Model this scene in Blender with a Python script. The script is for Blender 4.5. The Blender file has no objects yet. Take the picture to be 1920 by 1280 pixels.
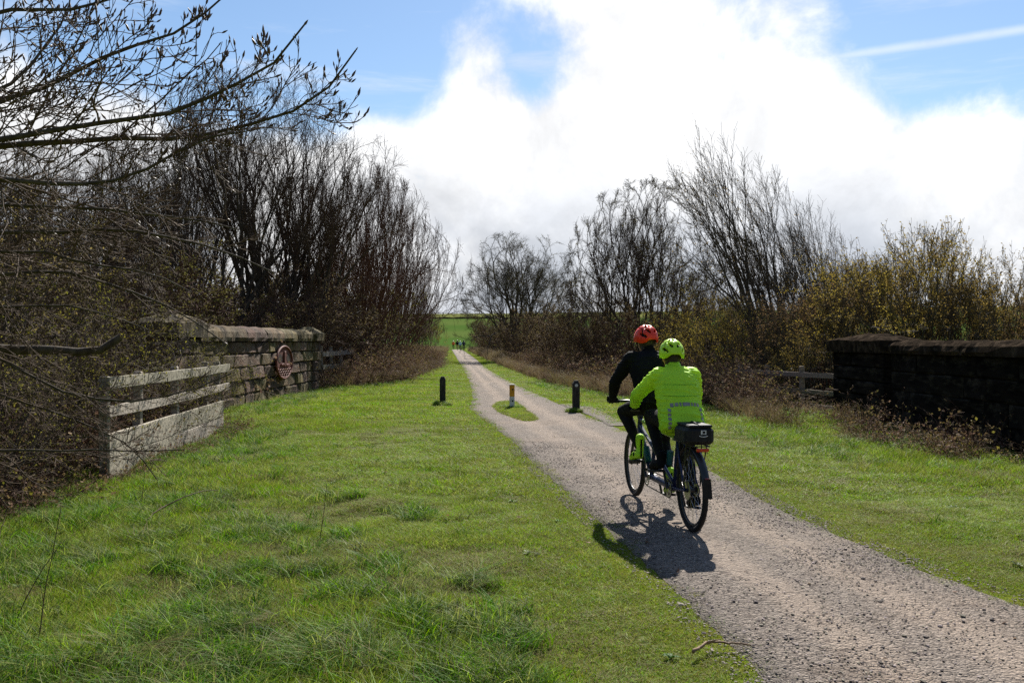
import bpy, bmesh, math, random
import numpy as np
from mathutils import Vector, Matrix
from mathutils.bvhtree import BVHTree

SC = bpy.context.scene
COL = SC.collection
R = math.radians

# ------------------------------------------------------------------ camera
CAM_H, FPX = 1.6, 1650.0
cam_d = bpy.data.cameras.new('camera')
cam = bpy.data.objects.new('camera', cam_d)
COL.objects.link(cam)
cam.location = (0, 0, CAM_H)
cam.rotation_euler = (R(90), 0, 0)
cam_d.sensor_width = 36.0
cam_d.lens = 36.0 * FPX / 1920.0
cam_d.clip_start = 0.05
cam_d.clip_end = 6000
SC.camera = cam

# ------------------------------------------------------------------ light
SUN_EL, SUN_AZ = R(40.0), R(12.0)          # azimuth measured from +Y towards +X
SUN_DIR = Vector((math.sin(SUN_AZ) * math.cos(SUN_EL), math.cos(SUN_AZ) * math.cos(SUN_EL), math.sin(SUN_EL)))
sun_d = bpy.data.lights.new('sun', 'SUN')
sun_d.energy = 5.0
sun_d.angle = R(0.5)
sun_d.color = (1.0, 0.95, 0.86)
sun = bpy.data.objects.new('sun', sun_d)
COL.objects.link(sun)
sun.location = (5, 20, 30)
sun.rotation_euler = SUN_DIR.to_track_quat('Z', 'Y').to_euler()

SC.view_settings.view_transform = 'Standard'
SC.view_settings.look = 'None'
SC.view_settings.gamma = 1.0
SC.view_settings.exposure = 0.88
SC.cycles.use_denoising = False
SC.cycles.max_bounces = 6
SC.cycles.diffuse_bounces = 2
SC.cycles.transparent_max_bounces = 8
SC.cycles.caustics_reflective = False
SC.cycles.caustics_refractive = False


class NT:
    """small node-tree helper"""
    def __init__(self, tree):
        self.t = tree
        self.n = tree.nodes
        self.l = tree.links

    def node(self, kind, **kw):
        n = self.n.new(kind)
        for k, v in kw.items():
            setattr(n, k, v)
        return n

    def link(self, a, b):
        self.l.new(a, b)

    def _set(self, sock, v):
        if hasattr(v, 'is_output') or isinstance(v, bpy.types.NodeSocket):
            self.l.new(v, sock)
        else:
            sock.default_value = v

    def math(self, op, a, b=0.0, c=None, clamp=False):
        n = self.n.new('ShaderNodeMath')
        n.operation = op
        n.use_clamp = clamp
        self._set(n.inputs[0], a)
        self._set(n.inputs[1], b)
        if c is not None:
            self._set(n.inputs[2], c)
        return n.outputs[0]

    def vmath(self, op, a, b=None):
        n = self.n.new('ShaderNodeVectorMath')
        n.operation = op
        self._set(n.inputs[0], a)
        if b is not None:
            self._set(n.inputs[1], b)
        return n.outputs['Value'] if op in ('DOT_PRODUCT', 'LENGTH') else n.outputs[0]

    def noise(self, vec, scale, detail=5, rough=0.55, dist=0.0):
        n = self.n.new('ShaderNodeTexNoise')
        n.inputs['Scale'].default_value = scale
        n.inputs['Detail'].default_value = detail
        n.inputs['Roughness'].default_value = rough
        n.inputs['Distortion'].default_value = dist
        if vec is not None:
            self.l.new(vec, n.inputs['Vector'])
        return n.outputs[0]

    def smooth(self, v, lo, hi, a=0.0, b=1.0):
        n = self.n.new('ShaderNodeMapRange')
        n.interpolation_type = 'SMOOTHSTEP'
        self._set(n.inputs['Value'], v)
        n.inputs['From Min'].default_value = lo
        n.inputs['From Max'].default_value = hi
        n.inputs['To Min'].default_value = a
        n.inputs['To Max'].default_value = b
        return n.outputs[0]

    def mix(self, f, a, b):
        n = self.n.new('ShaderNodeMix')
        n.data_type = 'RGBA'
        self._set(n.inputs[0], f)
        self._set(n.inputs[6], a)
        self._set(n.inputs[7], b)
        return n.outputs[2]


# ------------------------------------------------------------------ sky with clouds
world = bpy.data.worlds.new('World')
SC.world = world
world.use_nodes = True
W = NT(world.node_tree)
W.n.clear()
w_out = W.node('ShaderNodeOutputWorld')
w_bg = W.node('ShaderNodeBackground')
w_bg.inputs['Strength'].default_value = 0.06
sky = W.node('ShaderNodeTexSky', sky_type='NISHITA')
sky.sun_disc = False
sky.sun_elevation = SUN_EL
sky.sun_rotation = SUN_AZ
sky.altitude = 300
sky.air_density = 1.2
sky.dust_density = 0.2
sky.ozone_density = 4.0
tc = W.node('ShaderNodeTexCoord')
D = W.vmath('NORMALIZE', tc.outputs['Generated'])
sep = W.node('ShaderNodeSeparateXYZ')
W.link(D, sep.inputs[0])
dx, dy, dz = sep.outputs
# cloud-layer coordinates: the direction pushed onto a flat layer overhead
den = W.math('ADD', W.math('MAXIMUM', dz, 0.0), 0.30)
comb = W.node('ShaderNodeCombineXYZ')
W.link(W.math('DIVIDE', dx, den), comb.inputs[0])
W.link(W.math('DIVIDE', dy, den), comb.inputs[1])
comb.inputs[2].default_value = 3.7
P = comb.outputs[0]
n_big = W.noise(P, 1.5, 4, 0.5)
n_fine = W.noise(D, 7.0, 9, 0.62, 0.25)
n_puff = W.noise(D, 3.2, 7, 0.55)
sun_dot = W.vmath('DOT_PRODUCT', D, tuple(SUN_DIR))
# direction of the cloud tower that stands under the sun
tower = Vector((0.16, 1.0, 0.34)).normalized()
tower_dot = W.vmath('DOT_PRODUCT', D, tuple(tower))
cov = W.math('ADD', W.math('MULTIPLY', n_fine, 1.05), W.math('MULTIPLY', n_puff, 0.75))
cov = W.math('SUBTRACT', cov, 0.25)
cov = W.math('ADD', cov, W.math('MULTIPLY', n_big, 0.25))
cov = W.math('ADD', cov, W.smooth(dz, 0.18, 0.315, 0.42, -0.17))
cov = W.math('ADD', cov, W.smooth(tower_dot, 0.962, 0.992, 0.0, 0.42))
for bx, by, amt, lo_, hi_ in ((600, 70, -0.22, 0.975, 0.998), (850, 90, -0.26, 0.985, 0.9985), (1790, 190, -0.26, 0.978, 0.998), (790, 145, 0.46, 0.993, 0.9995), (250, 60, -0.12, 0.97, 0.998)):
    bd = Vector(((bx - 960) / FPX, 1.0, (640 - by) / FPX)).normalized()
    cov = W.math('ADD', cov, W.smooth(W.vmath('DOT_PRODUCT', D, tuple(bd)), lo_, hi_, 0.0, amt))
mask = W.smooth(cov, 0.66, 1.0)
# an old vapour trail, a thin band along a great circle
ta = Vector(((1540 - 960) / FPX, 1.0, (640 - 112) / FPX)).normalized(); tb_ = Vector(((1960 - 960) / FPX, 1.0, (640 - 50) / FPX)).normalized()
tn = ta.cross(tb_).normalized()
td = W.math('ABSOLUTE', W.math('ADD', W.vmath('DOT_PRODUCT', D, tuple(tn)), W.math('MULTIPLY', W.math('SUBTRACT', n_fine, 0.5), 0.006)))
trail = W.math('MULTIPLY', W.smooth(td, 0.0, 0.007, 0.40, 0.0), W.smooth(W.vmath('DOT_PRODUCT', D, tuple((ta + tb_).normalized())), 0.955, 0.985))
# thin high streaks (cirrus)
st = W.node('ShaderNodeMapping')
st.inputs['Rotation'].default_value = (0, R(-14), 0)
st.inputs['Scale'].default_value = (1.2, 1.0, 9.0)
W.link(D, st.inputs['Vector'])
n_str = W.noise(st.outputs[0], 3.5, 6, 0.6, 0.3)
cirrus = W.smooth(n_str, 0.48, 0.80, 0.0, 0.45)
# cloud radiance: forward scattering makes the ones under the sun bright
glow = W.smooth(sun_dot, 0.15, 0.92, 2.6, 11.0)
shade_n = W.noise(D, 4.5, 6, 0.55, 0.2)
low = W.smooth(dz, 0.04, 0.22, 1.0, 0.0)
grey = W.math('MULTIPLY', W.smooth(shade_n, 0.34, 0.62), W.math('ADD', W.math('MULTIPLY', low, 0.45), 0.08))
dark = W.math('MULTIPLY', W.math('SUBTRACT', 1.0, grey), W.smooth(n_fine, 0.30, 0.66, 0.80, 1.08))
ccol = W.mix(grey, (1.0, 1.0, 1.0, 1), (0.72, 0.86, 1.1, 1))
cl = W.node('ShaderNodeVectorMath', operation='SCALE')
W.link(ccol, cl.inputs[0])
W.link(W.math('MULTIPLY', glow, dark), cl.inputs['Scale'])
bl = W.node('ShaderNodeVectorMath', operation='SCALE')
W.link(sky.outputs[0], bl.inputs[0])
bl.inputs['Scale'].default_value = 1.12
cf = W.math('MAXIMUM', W.math('MAXIMUM', mask, cirrus), trail)
W.link(W.mix(cf, bl.outputs[0], cl.outputs[0]), w_bg.inputs['Color'])
W.link(w_bg.outputs[0], w_out.inputs[0])


# ------------------------------------------------------------------ helpers
def at(px, py, Y):
    """photo pixel at depth Y -> point"""
    return Vector(((px - 960) / FPX * Y, Y, CAM_H - (py - 640) / FPX * Y))


def gp(px, py):
    """photo pixel on the level ground -> (X, Y)"""
    Y = CAM_H * FPX / (py - 640)
    return ((px - 960) / FPX * Y, Y)


def tag(o, label=None, cat=None, group=None, kind=None):
    if label: o['label'] = label
    if cat: o['category'] = cat
    if group: o['group'] = group
    if kind: o['kind'] = kind
    return o


def empty(name, loc=(0, 0, 0), rz=0.0, parent=None):
    o = bpy.data.objects.new(name, None)
    o.empty_display_size = 0.2
    COL.objects.link(o)
    o.location = loc
    o.rotation_euler = (0, 0, rz)
    if parent: o.parent = parent
    return o


def link(name, me, parent=None, loc=None, rot=None, scale=None):
    o = bpy.data.objects.new(name, me)
    COL.objects.link(o)
    if parent: o.parent = parent
    if loc is not None: o.location = loc
    if rot is not None: o.rotation_euler = rot
    if scale is not None: o.scale = scale
    return o


def copy_tree(o, parent=None):
    c = o.copy()
    COL.objects.link(c)
    c.parent = parent
    for ch in list(o.children):
        copy_tree(ch, c)
    return c


class MB:
    """collects vertices and faces (numpy), builds one mesh"""
    def __init__(self):
        self.V, self.Q, self.T, self.n = [], [], [], 0

    def add(self, v, quads=None, tris=None, mi=0):
        v = np.asarray(v, float).reshape(-1, 3)
        self.V.append(v)
        if quads is not None and len(quads):
            q = np.asarray(quads, np.int64).reshape(-1, 4) + self.n
            self.Q.append((q, mi))
        if tris is not None and len(tris):
            t = np.asarray(tris, np.int64).reshape(-1, 3) + self.n
            self.T.append((t, mi))
        self.n += len(v)
        return self

    def box(self, c, s, rot=None, mi=0, bev=0.0):
        hx, hy, hz = s[0] / 2, s[1] / 2, s[2] / 2
        if bev <= 0:
            v = np.array([[x, y, z] for x in (-hx, hx) for y in (-hy, hy) for z in (-hz, hz)])
            q = [(0, 1, 3, 2), (4, 6, 7, 5), (0, 4, 5, 1), (2, 3, 7, 6), (0, 2, 6, 4), (1, 5, 7, 3)]
            t = None
        else:
            b = bev
            v, idx = [], {}
            for sx in (-1, 1):
                for sy in (-1, 1):
                    for sz in (-1, 1):
                        for ax in range(3):
                            p = [sx * (hx - b), sy * (hy - b), sz * (hz - b)]
                            p[ax] += (sx, sy, sz)[ax] * b
                            idx[(sx, sy, sz, ax)] = len(v)
                            v.append(p)
            q, t = [], []
            for ax in range(3):
                o1, o2 = [a for a in range(3) if a != ax]
                for s0 in (-1, 1):
                    ring = []
                    for a, bb in ((-1, -1), (1, -1), (1, 1), (-1, 1)):
                        k = [0, 0, 0]; k[ax] = s0; k[o1] = a; k[o2] = bb
                        ring.append(idx[(*k, ax)])
                    if (s0 > 0) == (ax == 1): ring.reverse()
                    q.append(ring)
            for ax in range(3):
                o1, o2 = [a for a in range(3) if a != ax]
                for a in (-1, 1):
                    for bb in (-1, 1):
                        k0 = [0, 0, 0]; k1 = [0, 0, 0]
                        k0[ax], k1[ax] = -1, 1
                        k0[o1] = k1[o1] = a; k0[o2] = k1[o2] = bb
                        ring = [idx[(*k0, o1)], idx[(*k1, o1)], idx[(*k1, o2)], idx[(*k0, o2)]]
                        if (a * bb > 0) == (ax != 1): ring.reverse()
                        q.append(ring)
            for sx in (-1, 1):
                for sy in (-1, 1):
                    for sz in (-1, 1):
                        r = [idx[(sx, sy, sz, a)] for a in range(3)]
                        if sx * sy * sz < 0: r.reverse()
                        t.append(r)
            v = np.array(v)
        if rot is not None:
            v = v @ np.array(rot.to_3x3()).T if isinstance(rot, Matrix) else v @ np.array(Matrix.Rotation(rot, 3, 'Z')).T
        return self.add(v + np.array(c, float), q, t, mi)

    def tubes(self, P, Rd, sides=6, mi=0, cap=False):
        """P (N,K,3), Rd (N,K)"""
        P = np.asarray(P, float); Rd = np.asarray(Rd, float)
        if P.ndim == 2: P = P[None]; Rd = Rd[None]
        N, K, _ = P.shape
        T = np.gradient(P, axis=1)
        T /= np.linalg.norm(T, axis=2, keepdims=True) + 1e-12
        mean = T.mean(axis=1)
        ref = np.eye(3)[np.argmin(np.abs(mean), axis=1)]
        ref = np.repeat(ref[:, None, :], K, axis=1)
        U = np.cross(T, ref); U /= np.linalg.norm(U, axis=2, keepdims=True) + 1e-12
        Vv = np.cross(T, U)
        a = np.arange(sides) * 2 * np.pi / sides
        ring = (U[:, :, None, :] * np.cos(a)[None, None, :, None] + Vv[:, :, None, :] * np.sin(a)[None, None, :, None])
        V = P[:, :, None, :] + ring * Rd[:, :, None, None]
        base = (np.arange(N) * K * sides)[:, None, None]
        k = (np.arange(K - 1) * sides)[None, :, None]
        s = np.arange(sides)[None, None, :]
        s2 = (s + 1) % sides
        q = np.stack([base + k + s, base + k + s2, base + k + sides + s2, base + k + sides + s], axis=-1).reshape(-1, 4)
        tr = []
        if cap:
            for n in range(N):
                for kk, fl in ((0, True), (K - 1, False)):
                    b = n * K * sides + kk * sides
                    for j in range(1, sides - 1):
                        f = (b, b + j, b + j + 1)
                        tr.append(f[::-1] if fl else f)
        return self.add(V.reshape(-1, 3), q, tr, mi)

    def rod(self, a, b, r, sides=8, r2=None, mi=0, cap=True):
        return self.tubes(np.array([[a, b]], float), np.array([[r, r if r2 is None else r2]]), sides, mi, cap)

    def poly(self, pts, r, sides=8, mi=0, cap=True):
        pts = np.array([tuple(p) for p in pts], float)
        rr = np.full(len(pts), r, float) if np.isscalar(r) else np.array(r, float)
        return self.tubes(pts[None], rr[None], sides, mi, cap)

    def ell(self, c, r, nu=14, nv=9, rot=None, mi=0):
        th = np.linspace(0, np.pi, nv)[1:-1]
        ph = np.arange(nu) * 2 * np.pi / nu
        v = [[0, 0, 1]] + [[math.sin(t) * math.cos(p), math.sin(t) * math.sin(p), math.cos(t)] for t in th for p in ph] + [[0, 0, -1]]
        v = np.array(v) * np.array(r, float)
        if rot is not None: v = v @ np.array(rot.to_3x3()).T
        q, t = [], []
        m = nv - 2
        for i in range(m - 1):
            for j in range(nu):
                a, b = 1 + i * nu + j, 1 + i * nu + (j + 1) % nu
                q.append((a, a + nu, b + nu, b))
        for j in range(nu):
            t.append((0, 1 + j, 1 + (j + 1) % nu))
            e = 1 + (m - 1) * nu
            t.append((len(v) - 1, e + (j + 1) % nu, e + j))
        return self.add(v + np.array(c, float), q, t, mi)

    def loft(self, secs, n=20, mi=0):
        """secs: (center, u, v) with u, v half-axis vectors"""
        a = np.arange(n) * 2 * np.pi / n
        V = []
        for c, u, w in secs:
            V.append(np.array(c, float) + np.cos(a)[:, None] * np.array(u, float) + np.sin(a)[:, None] * np.array(w, float))
        V = np.concatenate(V)
        K = len(secs)
        q = [(k * n + j, k * n + (j + 1) % n, (k + 1) * n + (j + 1) % n, (k + 1) * n + j) for k in range(K - 1) for j in range(n)]
        t = [(0, j + 1, j) for j in range(1, n - 1)] + [((K - 1) * n, (K - 1) * n + j, (K - 1) * n + j + 1) for j in range(1, n - 1)]
        return self.add(V, q, t, mi)

    def mesh(self, name, mats, smooth=False):
        me = bpy.data.meshes.new(name)
        V = np.concatenate(self.V).astype(np.float32)
        me.vertices.add(len(V))
        me.vertices.foreach_set('co', V.ravel())
        idx, tot, mi = [], [], []
        for q, m in self.Q:
            idx.append(q.ravel()); tot.append(np.full(len(q), 4)); mi.append(np.full(len(q), m))
        for t, m in self.T:
            idx.append(t.ravel()); tot.append(np.full(len(t), 3)); mi.append(np.full(len(t), m))
        idx = np.concatenate(idx); tot = np.concatenate(tot); mi = np.concatenate(mi)
        start = np.concatenate([[0], np.cumsum(tot)[:-1]])
        me.loops.add(len(idx))
        me.loops.foreach_set('vertex_index', idx.astype(np.int32))
        me.polygons.add(len(tot))
        me.polygons.foreach_set('loop_start', start.astype(np.int32))
        me.polygons.foreach_set('material_index', mi.astype(np.int32))
        me.polygons.foreach_set('use_smooth', np.full(len(tot), bool(smooth)))
        me.update(calc_edges=True)
        me.validate()
        for m in (mats if isinstance(mats, (list, tuple)) else [mats]):
            me.materials.append(m)
        return me

    def build(self, name, mats, parent=None, smooth=False, **kw):
        return link(name, self.mesh(name, mats, smooth), parent, **kw)


# ------------------------------------------------------------------ materials
def material(name, c1, c2=None, scale=6.0, rough=0.8, bump=0.0, bscale=40.0, spec=0.3, transl=0.0, coord='Object',
             lo=0.35, hi=0.65, c3=None, scale3=1.2, var=0.0, stretch=None, metal=0.0, sheen=0.0, detail=6, tcol=None, bdist=0.02, coat=0.0):
    m = bpy.data.materials.new(name)
    m.use_nodes = True
    t = NT(m.node_tree)
    t.n.clear()
    out = t.node('ShaderNodeOutputMaterial')
    p = t.node('ShaderNodeBsdfPrincipled')
    p.inputs['Roughness'].default_value = rough
    p.inputs['Specular IOR Level'].default_value = spec
    p.inputs['Metallic'].default_value = metal
    p.inputs['Coat Weight'].default_value = coat
    tcn = t.node('ShaderNodeTexCoord')
    vec = tcn.outputs[coord]
    if coord == 'World':
        pass
    if stretch:
        mp = t.node('ShaderNodeMapping')
        mp.inputs['Scale'].default_value = stretch
        t.link(vec, mp.inputs[0])
        vec = mp.outputs[0]
    col = (*c1, 1)
    if c2 is not None:
        col = t.mix(t.smooth(t.noise(vec, scale, detail, 0.6), lo, hi), (*c1, 1), (*c2, 1))
    if c3 is not None:
        col = t.mix(t.smooth(t.noise(vec, scale3, 6, 0.62, 0.3), 0.46, 0.66), col, (*c3, 1))
    if var > 0:
        oi = t.node('ShaderNodeObjectInfo')
        hsv = t.node('ShaderNodeHueSaturation')
        t._set(hsv.inputs['Color'], col)
        t.link(t.smooth(oi.outputs['Random'], 0, 1, 1 - var, 1 + var), hsv.inputs['Value'])
        rr = t.math('FRACT', t.math('MULTIPLY', oi.outputs['Random'], 17.31))
        t.link(t.smooth(rr, 0, 1, 0.5 - var * 0.09, 0.5 + var * 0.09), hsv.inputs['Hue'])
        t.link(t.smooth(rr, 0, 1, 1 - var * 0.5, 1 + var * 0.3), hsv.inputs['Saturation'])
        col = hsv.outputs[0]
    t._set(p.inputs['Base Color'], col)
    if bump > 0:
        b = t.node('ShaderNodeBump')
        b.inputs['Strength'].default_value = bump
        b.inputs['Distance'].default_value = bdist
        t.link(t.noise(vec, bscale, 6, 0.65), b.inputs['Height'])
        t.link(b.outputs[0], p.inputs['Normal'])
    if transl > 0:
        tr = t.node('ShaderNodeBsdfTranslucent')
        if tcol is not None: tr.inputs['Color'].default_value = (*tcol, 1)
        else: t._set(tr.inputs['Color'], col)
        mx = t.node('ShaderNodeMixShader')
        mx.inputs[0].default_value = transl
        t.link(p.outputs[0], mx.inputs[1])
        t.link(tr.outputs[0], mx.inputs[2])
        t.link(mx.outputs[0], out.inputs[0])
    else:
        t.link(p.outputs[0], out.inputs[0])
    return m


M = {}
M['grass'] = material('grass_blade', (0.155, 0.265, 0.010), (0.25, 0.32, 0.018), scale=0.7, rough=0.6, spec=0.18, transl=0.45, var=0.4, coord='Object')
M['grass_dark'] = material('rank_grass_blade', (0.055, 0.125, 0.012), (0.10, 0.17, 0.018), scale=1.5, rough=0.62, spec=0.17, transl=0.32, var=0.4)
M['grass_dry'] = material('dry_grass_blade', (0.27, 0.22, 0.10), (0.18, 0.15, 0.055), scale=3, rough=0.75, spec=0.12, transl=0.3, var=0.3)
M['grass_moss'] = material('yellow_green_blade', (0.24, 0.24, 0.02), (0.185, 0.205, 0.018), scale=2, rough=0.65, spec=0.12, transl=0.4, var=0.3)
M['bark'] = material('bark', (0.05, 0.038, 0.028), (0.10, 0.082, 0.06), scale=9, rough=0.85, bump=0.4, bscale=25, stretch=(3, 3, 0.6), spec=0.2)
M['bark_green'] = material('mossy_bark', (0.05, 0.045, 0.028), (0.085, 0.082, 0.05), scale=5, rough=0.85, bump=0.4, bscale=25, stretch=(3, 3, 0.6), spec=0.2)
M['twig'] = material('twig', (0.07, 0.046, 0.031), (0.12, 0.083, 0.056), scale=3, rough=0.75, spec=0.15)
M['twig_red'] = material('reddish_twig', (0.10, 0.048, 0.03), (0.14, 0.08, 0.052), scale=2, rough=0.75, spec=0.15)
M['twig_grey'] = material('grey_twig', (0.13, 0.108, 0.08), (0.08, 0.064, 0.047), scale=3, rough=0.75, spec=0.15)
M['bud'] = material('bud', (0.06, 0.032, 0.022), (0.09, 0.05, 0.03), scale=30, rough=0.5)
M['leaf_yellow'] = material('olive_spring_leaf', (0.33, 0.225, 0.06), (0.21, 0.145, 0.045), scale=1.2, rough=0.75, spec=0.12, transl=0.45, var=0.25)
M['leaf_green'] = material('fresh_green_leaf', (0.12, 0.115, 0.025), (0.19, 0.155, 0.035), scale=2.5, rough=0.75, spec=0.12, transl=0.5, var=0.25)
M['leaf_olive'] = material('dull_olive_leaf', (0.11, 0.10, 0.035), (0.16, 0.13, 0.045), scale=2.5, rough=0.75, spec=0.12, transl=0.4, var=0.25)
M['leaf_dead'] = material('dead_brown_leaf', (0.15, 0.092, 0.05), (0.25, 0.17, 0.095), scale=4, rough=0.75, spec=0.12, transl=0.25, var=0.3)
M['stone'] = material('sooty_gritstone', (0.17, 0.112, 0.064), (0.034, 0.025, 0.017), scale=2.6, rough=0.92, bump=1.0, bscale=13, spec=0.15, c3=(0.21, 0.165, 0.11), scale3=5.0, var=0.35, stretch=(1.0, 1.0, 0.55), bdist=0.05)
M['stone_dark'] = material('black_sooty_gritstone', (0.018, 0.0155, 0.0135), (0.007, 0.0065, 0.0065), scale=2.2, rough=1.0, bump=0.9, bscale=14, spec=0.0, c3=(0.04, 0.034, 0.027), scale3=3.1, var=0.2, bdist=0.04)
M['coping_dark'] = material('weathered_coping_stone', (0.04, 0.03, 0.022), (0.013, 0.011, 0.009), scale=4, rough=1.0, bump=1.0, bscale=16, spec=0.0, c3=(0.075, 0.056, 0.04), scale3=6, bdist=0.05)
M['mortar'] = material('dark_mortar', (0.035, 0.03, 0.025), (0.06, 0.052, 0.042), scale=8, rough=0.95, bump=0.6)
M['wood_pale'] = material('bleached_fence_wood', (0.43, 0.38, 0.295), (0.25, 0.22, 0.17), scale=4, rough=0.8, bump=0.35, bscale=30, stretch=(7, 0.7, 7), c3=(0.13, 0.115, 0.085), scale3=2.3, var=0.18, bdist=0.01)
M['wood_dark'] = material('weathered_fence_wood', (0.24, 0.19, 0.13), (0.13, 0.10, 0.07), scale=4, rough=0.85, bump=0.4, bscale=30, stretch=(7, 0.7, 7), var=0.2, bdist=0.01)
M['bollard'] = material('black_stained_wood', (0.014, 0.012, 0.011), (0.028, 0.024, 0.02), scale=10, c3=(0.06, 0.052, 0.042), scale3=11, rough=0.75, bump=0.3, stretch=(5, 5, 0.6), bdist=0.008)
M['white_paint'] = material('worn_white_paint', (0.62, 0.62, 0.60), (0.42, 0.41, 0.38), scale=9, rough=0.6)
M['yellow_paint'] = material('worn_amber_paint', (0.68, 0.32, 0.015), (0.5, 0.22, 0.012), scale=12, rough=0.55)
M['plaque'] = material('oxide_red_metal', (0.15, 0.042, 0.03), (0.09, 0.03, 0.022), scale=7, rough=0.7, spec=0.25, bump=0.15)
M['plaque_dark'] = material('plaque_painted_shade', (0.035, 0.018, 0.014), (0.025, 0.016, 0.013), scale=7, rough=0.6)  # dark colour stands in for the shade inside the plaque's holes
# ------------------------------------------------------------------ ground
rng = np.random.default_rng(11)


def hash_noise(x, y, seed=0):
    """smooth value noise, vectorised"""
    xi, yi = np.floor(x).astype(np.int64), np.floor(y).astype(np.int64)
    fx, fy = x - xi, y - yi
    fx, fy = fx * fx * (3 - 2 * fx), fy * fy * (3 - 2 * fy)

    def h(a, b):
        n = (a * 374761393 + b * 668265263 + seed * 982451653) & 0x7fffffff
        n = ((n ^ (n >> 13)) * 1274126177) & 0x7fffffff
        return ((n ^ (n >> 16)) & 0xffff) / 65535.0
    return (h(xi, yi) * (1 - fx) + h(xi + 1, yi) * fx) * (1 - fy) + (h(xi, yi + 1) * (1 - fx) + h(xi + 1, yi + 1) * fx) * fy


def fbm(x, y, seed=0, oct=4):
    s, a, t = 0, 1.0, 0
    for o in range(oct):
        s = s + a * hash_noise(x * 2 ** o, y * 2 ** o, seed + o)
        t += a
        a *= 0.5
    return s / t


def sstep(v, lo, hi):
    t = np.clip((v - lo) / (hi - lo), 0, 1)
    return t * t * (3 - 2 * t)


# path edges, read off the photograph on level ground
LEFT_PX = [(1560, 1400), (1445, 1280), (1290, 1130), (1150, 1002), (1015, 880), (950, 818), (905, 785), (880, 766), (884, 752), (886, 738), (880, 715), (868, 690), (856, 670), (849, 658.5), (846.5, 654)]
RIGHT_PX = [(2460, 1400), (2200, 1260), (1920, 1138), (1730, 1072), (1560, 1000), (1440, 945), (1330, 884), (1240, 838), (1150, 800), (1080, 772), (1010, 741), (950, 713), (912, 690), (888, 670), (871, 658.5), (862.5, 654)]
EL = np.array([gp(*p) for p in LEFT_PX]); ER = np.array([gp(*p) for p in RIGHT_PX])


def edge_x(E, y):
    return np.interp(y, E[:, 1], E[:, 0])


def path_mask_d(x, y):
    """signed distance-ish: >0 inside the path"""
    return np.minimum(x - edge_x(EL, y), edge_x(ER, y) - x)


def terrain(x, y):
    x = np.asarray(x, float); y = np.asarray(y, float)
    d = -path_mask_d(x, y)
    off = sstep(d, 0.0, 1.2)
    near = 1 - sstep(y, 60, 120)
    z = off * (0.02 + (fbm(x * 0.8, y * 0.8, 3) - 0.45) * 0.14 + (fbm(x * 3.5, y * 3.5, 5, 2) - 0.5) * 0.05) * near
    # slight bank on the left foreground
    r = np.hypot(x, y)
    hill = sstep(r, 170, 640) * 21.5 + sstep(r, 640, 1500) * 14
    hill = hill + sstep(r, 250, 600) * (fbm(x * 0.006 + 3, y * 0.006, 9, 3) - 0.5) * 5
    side = sstep(np.abs(x + 0.06 * y), 14, 60) * sstep(y, -10, 60) * 0.0
    return z + hill + side


ys = np.concatenate([np.linspace(-25, 1.5, 12), np.arange(1.7, 16, 0.14), np.arange(16, 45, 0.45), np.arange(45, 160, 2.5), np.geomspace(162, 3000, 60)])
us = np.concatenate([-np.geomspace(3000, 13, 40), np.arange(-12.6, 12.7, 0.22), np.geomspace(13, 3000, 40)])
GX, GY = np.meshgrid(us, ys)
GZ = terrain(GX, GY)
nx, ny = len(us), len(ys)
ii = (np.arange(ny - 1)[:, None] * nx + np.arange(nx - 1)[None]).ravel()
mb = MB().add(np.stack([GX, GY, GZ], -1).reshape(-1, 3), np.stack([ii, ii + 1, ii + nx + 1, ii + nx], -1))


def ground_material():
    m = bpy.data.materials.new('turf_ground')
    m.use_nodes = True
    t = NT(m.node_tree); t.n.clear()
    out = t.node('ShaderNodeOutputMaterial'); p = t.node('ShaderNodeBsdfPrincipled')
    p.inputs['Roughness'].default_value = 1.0; p.inputs['Specular IOR Level'].default_value = 0.0
    g = t.node('ShaderNodeNewGeometry')
    pos = g.outputs['Position']
    a = t.noise(pos, 0.9, 6, 0.6); b = t.noise(pos, 9, 5, 0.65); c = t.noise(pos, 0.012, 4, 0.5)
    near = t.mix(t.smooth(a, 0.38, 0.62), (0.085, 0.13, 0.014, 1), (0.13, 0.145, 0.022, 1))
    near = t.mix(t.smooth(b, 0.5, 0.72), near, (0.10, 0.075, 0.035, 1))
    far = t.mix(t.smooth(c, 0.42, 0.58), (0.055, 0.10, 0.022, 1), (0.08, 0.115, 0.03, 1))
    s = t.node('ShaderNodeSeparateXYZ'); t.link(pos, s.inputs[0])
    far = t.mix(t.smooth(t.vmath('LENGTH', pos), 448, 452), far, (0.125, 0.135, 0.045, 1))   # paler upper pasture beyond the field wall
    t.link(t.mix(t.smooth(s.outputs[1], 90, 200), near, far), p.inputs['Base Color'])
    bp = t.node('ShaderNodeBump'); bp.inputs['Strength'].default_value = 0.6; bp.inputs['Distance'].default_value = 0.05
    t.link(b, bp.inputs['Height']); t.link(bp.outputs[0], p.inputs['Normal'])
    t.link(p.outputs[0], out.inputs[0])
    return m


ground = mb.build('ground', ground_material(), smooth=True)
tag(ground, kind='structure')


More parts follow.
